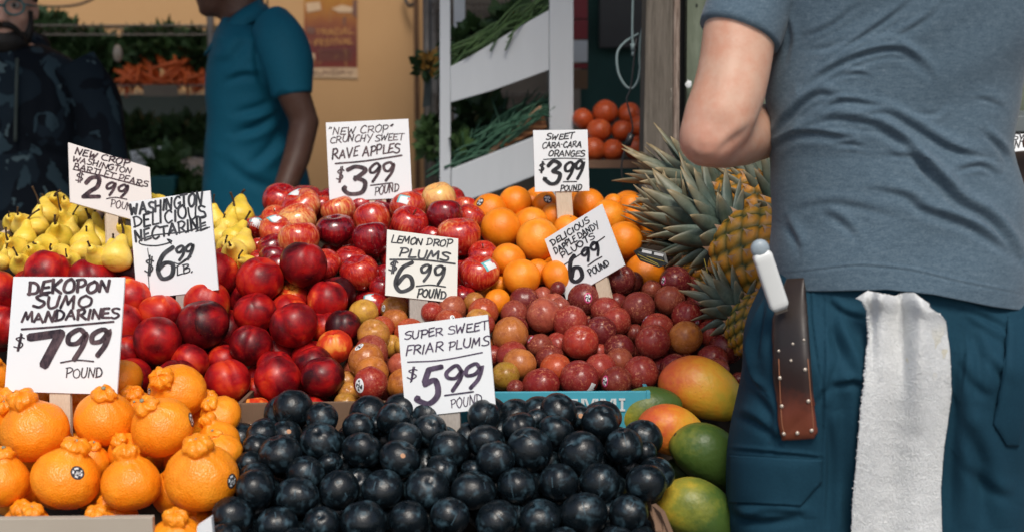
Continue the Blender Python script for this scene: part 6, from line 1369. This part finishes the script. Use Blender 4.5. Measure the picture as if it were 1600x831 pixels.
for _ in range(60):
    P_ = np.pad(YH, 8, mode='edge'); YH = (P_[8:-8, 8:-8]*2+P_[8:-8, :-16]+P_[8:-8, 16:]+P_[:-16, 8:-8]+P_[16:, 8:-8])/6
V2 = []
for q_, yh in zip(V, YH.ravel()):
    p = at(q_[2], q_[3], yh-max(.004, q_[1])); V2.append(p+Vector((0, -1, 0))*(.0007*mnoise.noise(p*420)+.0013*mnoise.noise(Vector((p.x*700, p.y*700, p.z*1100)))+.0012*mnoise.noise(p*45)))
V = V2
A = np.array([tuple(v) for v in V]).reshape(nv+1, nu+1, 3); B = A.copy()
for _ in range(12): B[1:-1, 1:-1] = B[1:-1, 1:-1]*.4+.15*(B[:-2, 1:-1]+B[2:, 1:-1]+B[1:-1, :-2]+B[1:-1, 2:])
A = B*.62+A*.38; W = nu+1; Fs = [(j*W+i, (j+1)*W+i, (j+1)*W+i+1, j*W+i+1) for j in range(nv) for i in range(nu)]
tw = tag(ob('towel', mesh('towel', A.reshape(-1, 3), Fs, M['towel'])), 'long white terry towel hanging from the back pocket', 'towel'); q = tw.modifiers.new('thickness', 'SOLIDIFY'); q.thickness = .004; q.offset = -1
# terry loops along the cloth
rndt = random.Random(3); m = MB(); A2 = A.reshape(nv+1, nu+1, 3)
for _ in range(22000):
    j, i = rndt.randrange(2, nv-1), rndt.randrange(1, nu); 
    if rndt.random() < .06: i = rndt.choice((1, nu-1))
    p = Vector(A2[j, i]); n = Vector(A2[j, i+1 if i < nu else i]-A2[j, i-1]).cross(Vector(A2[j+1, i]-A2[j-1, i])).normalized(); n = -n if n.y > 0 else n
    d = (n+Vector((rndt.gauss(0, .5), 0, rndt.gauss(-.2, .5)))).normalized(); s_ = d.cross(Vector((rndt.gauss(0, 1), rndt.gauss(0, 1), rndt.gauss(0, 1)))).normalized()*.0003; L = rndt.uniform(.0007, .0015)
    m.add([p-s_, p+s_, p+d*L+s_*.5, p+d*L-s_*.5], [(0, 1, 2, 3)])
o_ = m.build('pile_loops', M['towel']); o_.parent = tw
# ------------------------------------------------------------ the man in the teal polo, in profile
YT = 4.0
k = NM('teal_polo', .75, .25); f1 = k.noise(200, 3); k.col(k.mix(f1, (.003, .085, .145), (.007, .135, .21))); k.bump(f1, .2, .001); M['teal'] = k.m
PT = smooth_levels([(28,352,412),(40,345,424),(55,338,446),(70,334,460),(89,334,468),(116,329,468),(144,326,464),(190,325,462),(240,323,472),(290,322,482),(340,324,484),(480,330,478)], 60)
HP = [(28,.10),(45,.16),(60,.20),(90,.215),(144,.20),(240,.19),(340,.185),(480,.18)]
parts = []
Lt = PT.copy(); Lt[:, 1] += 6; Lt[:, 2] -= 6; V, F2 = sil_loft(Lt, YT, [(h[0], h[1]-.02) for h in HP], 40, 40, pw=.9); parts.append((V, F2+[list(range(39, -1, -1)), list(range(1600, 1640))]))
for Yo in (-.2, .2):
    ar = [at(x, y, YT+Yo+d) for x, y, d in [(436,72,0),(448,105,-.01),(460,150,-.02),(476,192,-.02),(464,245,-.05),(446,292,-.09),(434,326,-.11)]]
    parts.append(loft_path(ar, [.052, .050, .044, .040, .037, .031, .026], 18)); parts += hand(ar[-1], ar[-1]-ar[-2], Vector((-1, 0, -.2)), Vector((0, -1, 0)))
hT = at(358, -50, YT); parts.append(loft_path([at(388, 60, YT), at(380, 28, YT), at(376, -20, YT)], [.068, .062, .060], 18)); hp, q = head(hT, (-1, -.12, -.16), 1.12, 1.1); parts += hp
for Yo in (-.09, .09): parts.append(loft_path([at(403, 450, YT+Yo), at(400, 640, YT+Yo), (at(400, 640, YT).x, YT+Yo, .08)], [.09, .07, .045], 16)); parts.append(loft_path([(at(400, 640, YT).x+.02, YT+Yo, .05), (at(400, 640, YT).x-.16, YT+Yo, .04)], [.045, .04], 12))
me = remesh(parts, .008, 8); me.materials.append(M['skin_brown']); tm = tag(ob('person', me), 'man in teal polo shirt standing in profile facing left', 'person', 'people at the market stall')
scalp(tm, hT, (-1, -.12, -.16), 1.12); face_features(tm, hT, (-1, -.12, -.16), 1.12)
m = MB(); V, F2 = sil_loft(PT, YT, HP, 140, 120, pw=.86); m.add(V, F2)
for Yo in (-.2, .2): sleeve(m, [at(x, y, YT+Yo+d) for x, y, d in [(424,46,.06 if Yo < 0 else -.06),(438,66,.02 if Yo < 0 else -.02),(449,100,0),(457,149,-.01)]], [(.055,.07),(.066,.072),(.064,.066),(.050,.058)], 40)
me = mesh('polo_shirt', m.v, m.f, M['teal'])
apply_folds(me, [([(405,50),(403,90),(410,125),(430,152)],0.0210,6),([(425,160),(405,170),(370,178)],0.0210,7),([(428,180),(400,200),(368,210)],0.0210,7),([(440,205),(420,235),(390,260)],0.0180,8),([(352,128),(380,118),(408,122)],0.0150,6),([(335,100),(360,90),(385,60)],0.0120,8),([(350,250),(390,280),(440,300)],0.0150,9)], -.1, .010, 7)
po = ob('polo_shirt', me, tm)
m = MB(); cps = [at(x, y, YT+d) for x, y, d in [(333,80,-.075),(345,62,-.11),(372,38,-.115),(402,22,-.08),(410,18,0),(402,22,.08),(372,38,.115),(345,62,.11),(333,80,.075)]]; P = catmull(cps, 6); n_ = len(P)
V = []
for i, p in enumerate(P):
    o_ = Vector(((p.x-at(376, 30, YT).x), p.y-YT, 0)).normalized(); V += [p+Vector((0, 0, .035))-o_*.008, p+Vector((0, 0, .018))+o_*.012, p-Vector((0, 0, .012))+o_*.034]
m.add(V, [(i*3+k_, i*3+k_+1, i*3+k_+4, i*3+k_+3) for i in range(n_-1) for k_ in range(2)]); cl = m.build('collar', M['teal'], smooth=True); cl.parent = po; q = cl.modifiers.new('thickness', 'SOLIDIFY'); q.thickness = .004
m = MB(); [m.tube([at(403, 440, YT+Yo), at(402, 640, YT+Yo), (at(400, 640, YT).x, YT+Yo, .1)], [.12, .10, .075], 20) for Yo in (-.09, .09)]; o_ = m.build('trousers', M['black_metal'], smooth=True); o_.parent = tm
# ------------------------------------------------------------ the man in the camouflage hoodie
YK = 3.9
k = NM('camouflage_fleece', .9, .15); n1 = k.noise(10, 2, k.coord(), .45, .5); n2 = k.noise(14, 3, k.scaled(k.coord(), (1.1, 1, .8)), .5, .6); n3 = k.noise(20, 3, k.coord(), .5, .6)
c_ = k.mix(k.math('GREATER_THAN', n1, .54), (.0025, .005, .009), (.007, .014, .022)); c_ = k.mix(k.math('GREATER_THAN', n2, .605), c_, (.022, .042, .056)); c_ = k.mix(k.math('GREATER_THAN', n3, .66), c_, (.06, .095, .11)); k.col(c_); k.bump(k.noise(120, 3), .3, .002); M['camo'] = k.m
PK = smooth_levels([(70,-34,62),(85,-78,98),(100,-108,122),(130,-125,135),(180,-128,140),(260,-128,142),(340,-124,140),(480,-120,138)], 50); HK = [(70,.10),(100,.13),(180,.15),(480,.16)]
parts = []; Lt = PK.copy(); Lt[:, 1] += 8; Lt[:, 2] -= 8; V, F2 = sil_loft(Lt, YK, [(h[0], h[1]-.02) for h in HK], 40, 40, pw=.9); parts.append((V, F2+[list(range(39, -1, -1)), list(range(1600, 1640))]))
arms = []
for sg in (-1, 1):
    ar = [at(6+sg*dx, y, YK+d) for dx, y, d in [(105,105,0),(134,150,0),(150,210,-.02),(158,270,-.05),(140,320,-.14),(120,350,-.22)]]; arms.append(ar); parts.append(loft_path(ar, [.06, .055, .05, .046, .038, .03], 16)); parts += hand(ar[-1], ar[-1]-ar[-2], Vector((-sg, 0, -.3)), Vector((0, -.3, 1)))
hK = at(9, 12, YK-.03); parts.append(loft_path([at(6, 95, YK), at(7, 40, YK)], [.07, .062], 16)); fK = (.22, -1, -.02); hp, q = head(hK, fK, 1.0, 1.15); parts += hp
for sg in (-1, 1): parts.append(loft_path([at(6+sg*60, 440, YK), at(6+sg*60, 600, YK), (at(6+sg*60, 600, YK).x, YK, .08)], [.09, .07, .045], 14)); parts.append(loft_path([(at(6+sg*60, 600, YK).x, YK+.02, .05), (at(6+sg*60, 600, YK).x, YK-.16, .04)], [.045, .04], 12))
me = remesh(parts, .008, 6); me.materials.append(M['skin_tan']); cm = tag(ob('person', me), 'bearded man with glasses in dark camouflage hoodie at the left edge', 'person', 'people at the market stall')
scalp(cm, hK, fK); face_features(cm, hK, fK); HQ = q
m = MB()   # beard and moustache
V, Fs = grid_sphere(32, 20, lambda t, p: hK+HQ @ Vector((.060*math.sin(t)*math.cos(p), .034+.066*math.sin(t)*math.sin(p), -.088+.046*math.cos(t)))*(1+.05*nz((math.sin(t)*math.cos(p)*2, math.sin(t)*math.sin(p)*2, t), 4))); m.add(V, Fs)
for sx in (-1, 1): m.tube(catmull([hK+HQ @ Vector(q_) for q_ in ((sx*.002, .106, -.046), (sx*.022, .098, -.049), (sx*.038, .082, -.064), (sx*.046, .066, -.085))], 4), [.008]*13, 8); m.tube([hK+HQ @ Vector((sx*.062, .022, -.01)), hK+HQ @ Vector((sx*.060, .030, -.055)), hK+HQ @ Vector((sx*.05, .04, -.09))], [.010, .014, .016], 8)
o_ = m.build('beard', M['hair'], smooth=True); o_.parent = cm
m = MB()   # glasses
for sx in (-1, 1): m.tube([hK+HQ @ Vector((sx*.033+.025*math.cos(2*math.pi*i/20), .104-.006*abs(math.cos(2*math.pi*i/20)), .000+.021*math.sin(2*math.pi*i/20))) for i in range(21)], .0026, 6); m.tube([hK+HQ @ Vector((sx*.058, .098, .006)), hK+HQ @ Vector((sx*.080, .0, .004))], .0024, 6)
m.tube([hK+HQ @ Vector((-.008, .106, .004)), hK+HQ @ Vector((.008, .106, .004))], .0024, 6); gl = tag(m.build('glasses', M['teal_tub'], smooth=True), 'dark green framed glasses worn by the bearded man', 'glasses')
m = MB(); V, F2 = sil_loft(PK, YK, HK, 100, 90, pw=.86); m.add(V, F2)
for ar in arms: sleeve(m, ar[:-1], [(.075, .08), (.078, .078), (.068, .07), (.062, .062), (.05, .05)], 36)
me = mesh('hoodie', m.v, m.f, M['camo']); apply_folds(me, [([(60,110),(70,160),(60,220)],.012,8),([(110,130),(120,180),(118,240)],.012,8),([(20,200),(60,230),(110,250)],.012,9),([(140,160),(160,200),(150,240)],.010,8)], -.1, .012, 6); hd = ob('hoodie', me, cm)
V, Fs = grid_sphere(36, 20, lambda t, p: at(8, 80, YK+.03)+Vector((.115*math.sin(t)*math.cos(p), .12*math.sin(t)*math.sin(p)+.02, .050*math.cos(t)+.035*math.sin(t)*math.sin(p)))*(1+.10*nz((math.cos(p)*2, math.sin(p)*2, t), 2)))
keep = [f for f in Fs if not all((V[i]-at(8, 80, YK)).y < -.02 and abs((V[i]-at(8, 80, YK)).x) < .05 for i in f)]; q = ob('hood', mesh('hood', V, keep, M['camo'])); q.parent = hd
m = MB(); m.tube(catmull([surf_ for surf_ in [at(27, 92, YK-.135), at(26, 130, YK-.165), at(25, 175, YK-.168), at(24, 222, YK-.17)]], 5), .005, 6); o_ = m.build('drawstring', M['dark_panel'], smooth=True); o_.parent = hd
m = MB(); [m.tube([at(6+sg*60, 440, YK), at(6+sg*60, 600, YK), (at(6+sg*60, 600, YK).x, YK, .1)], [.11, .09, .07], 16) for sg in (-1, 1)]; o_ = m.build('trousers', M['black_metal'], smooth=True); o_.parent = cm
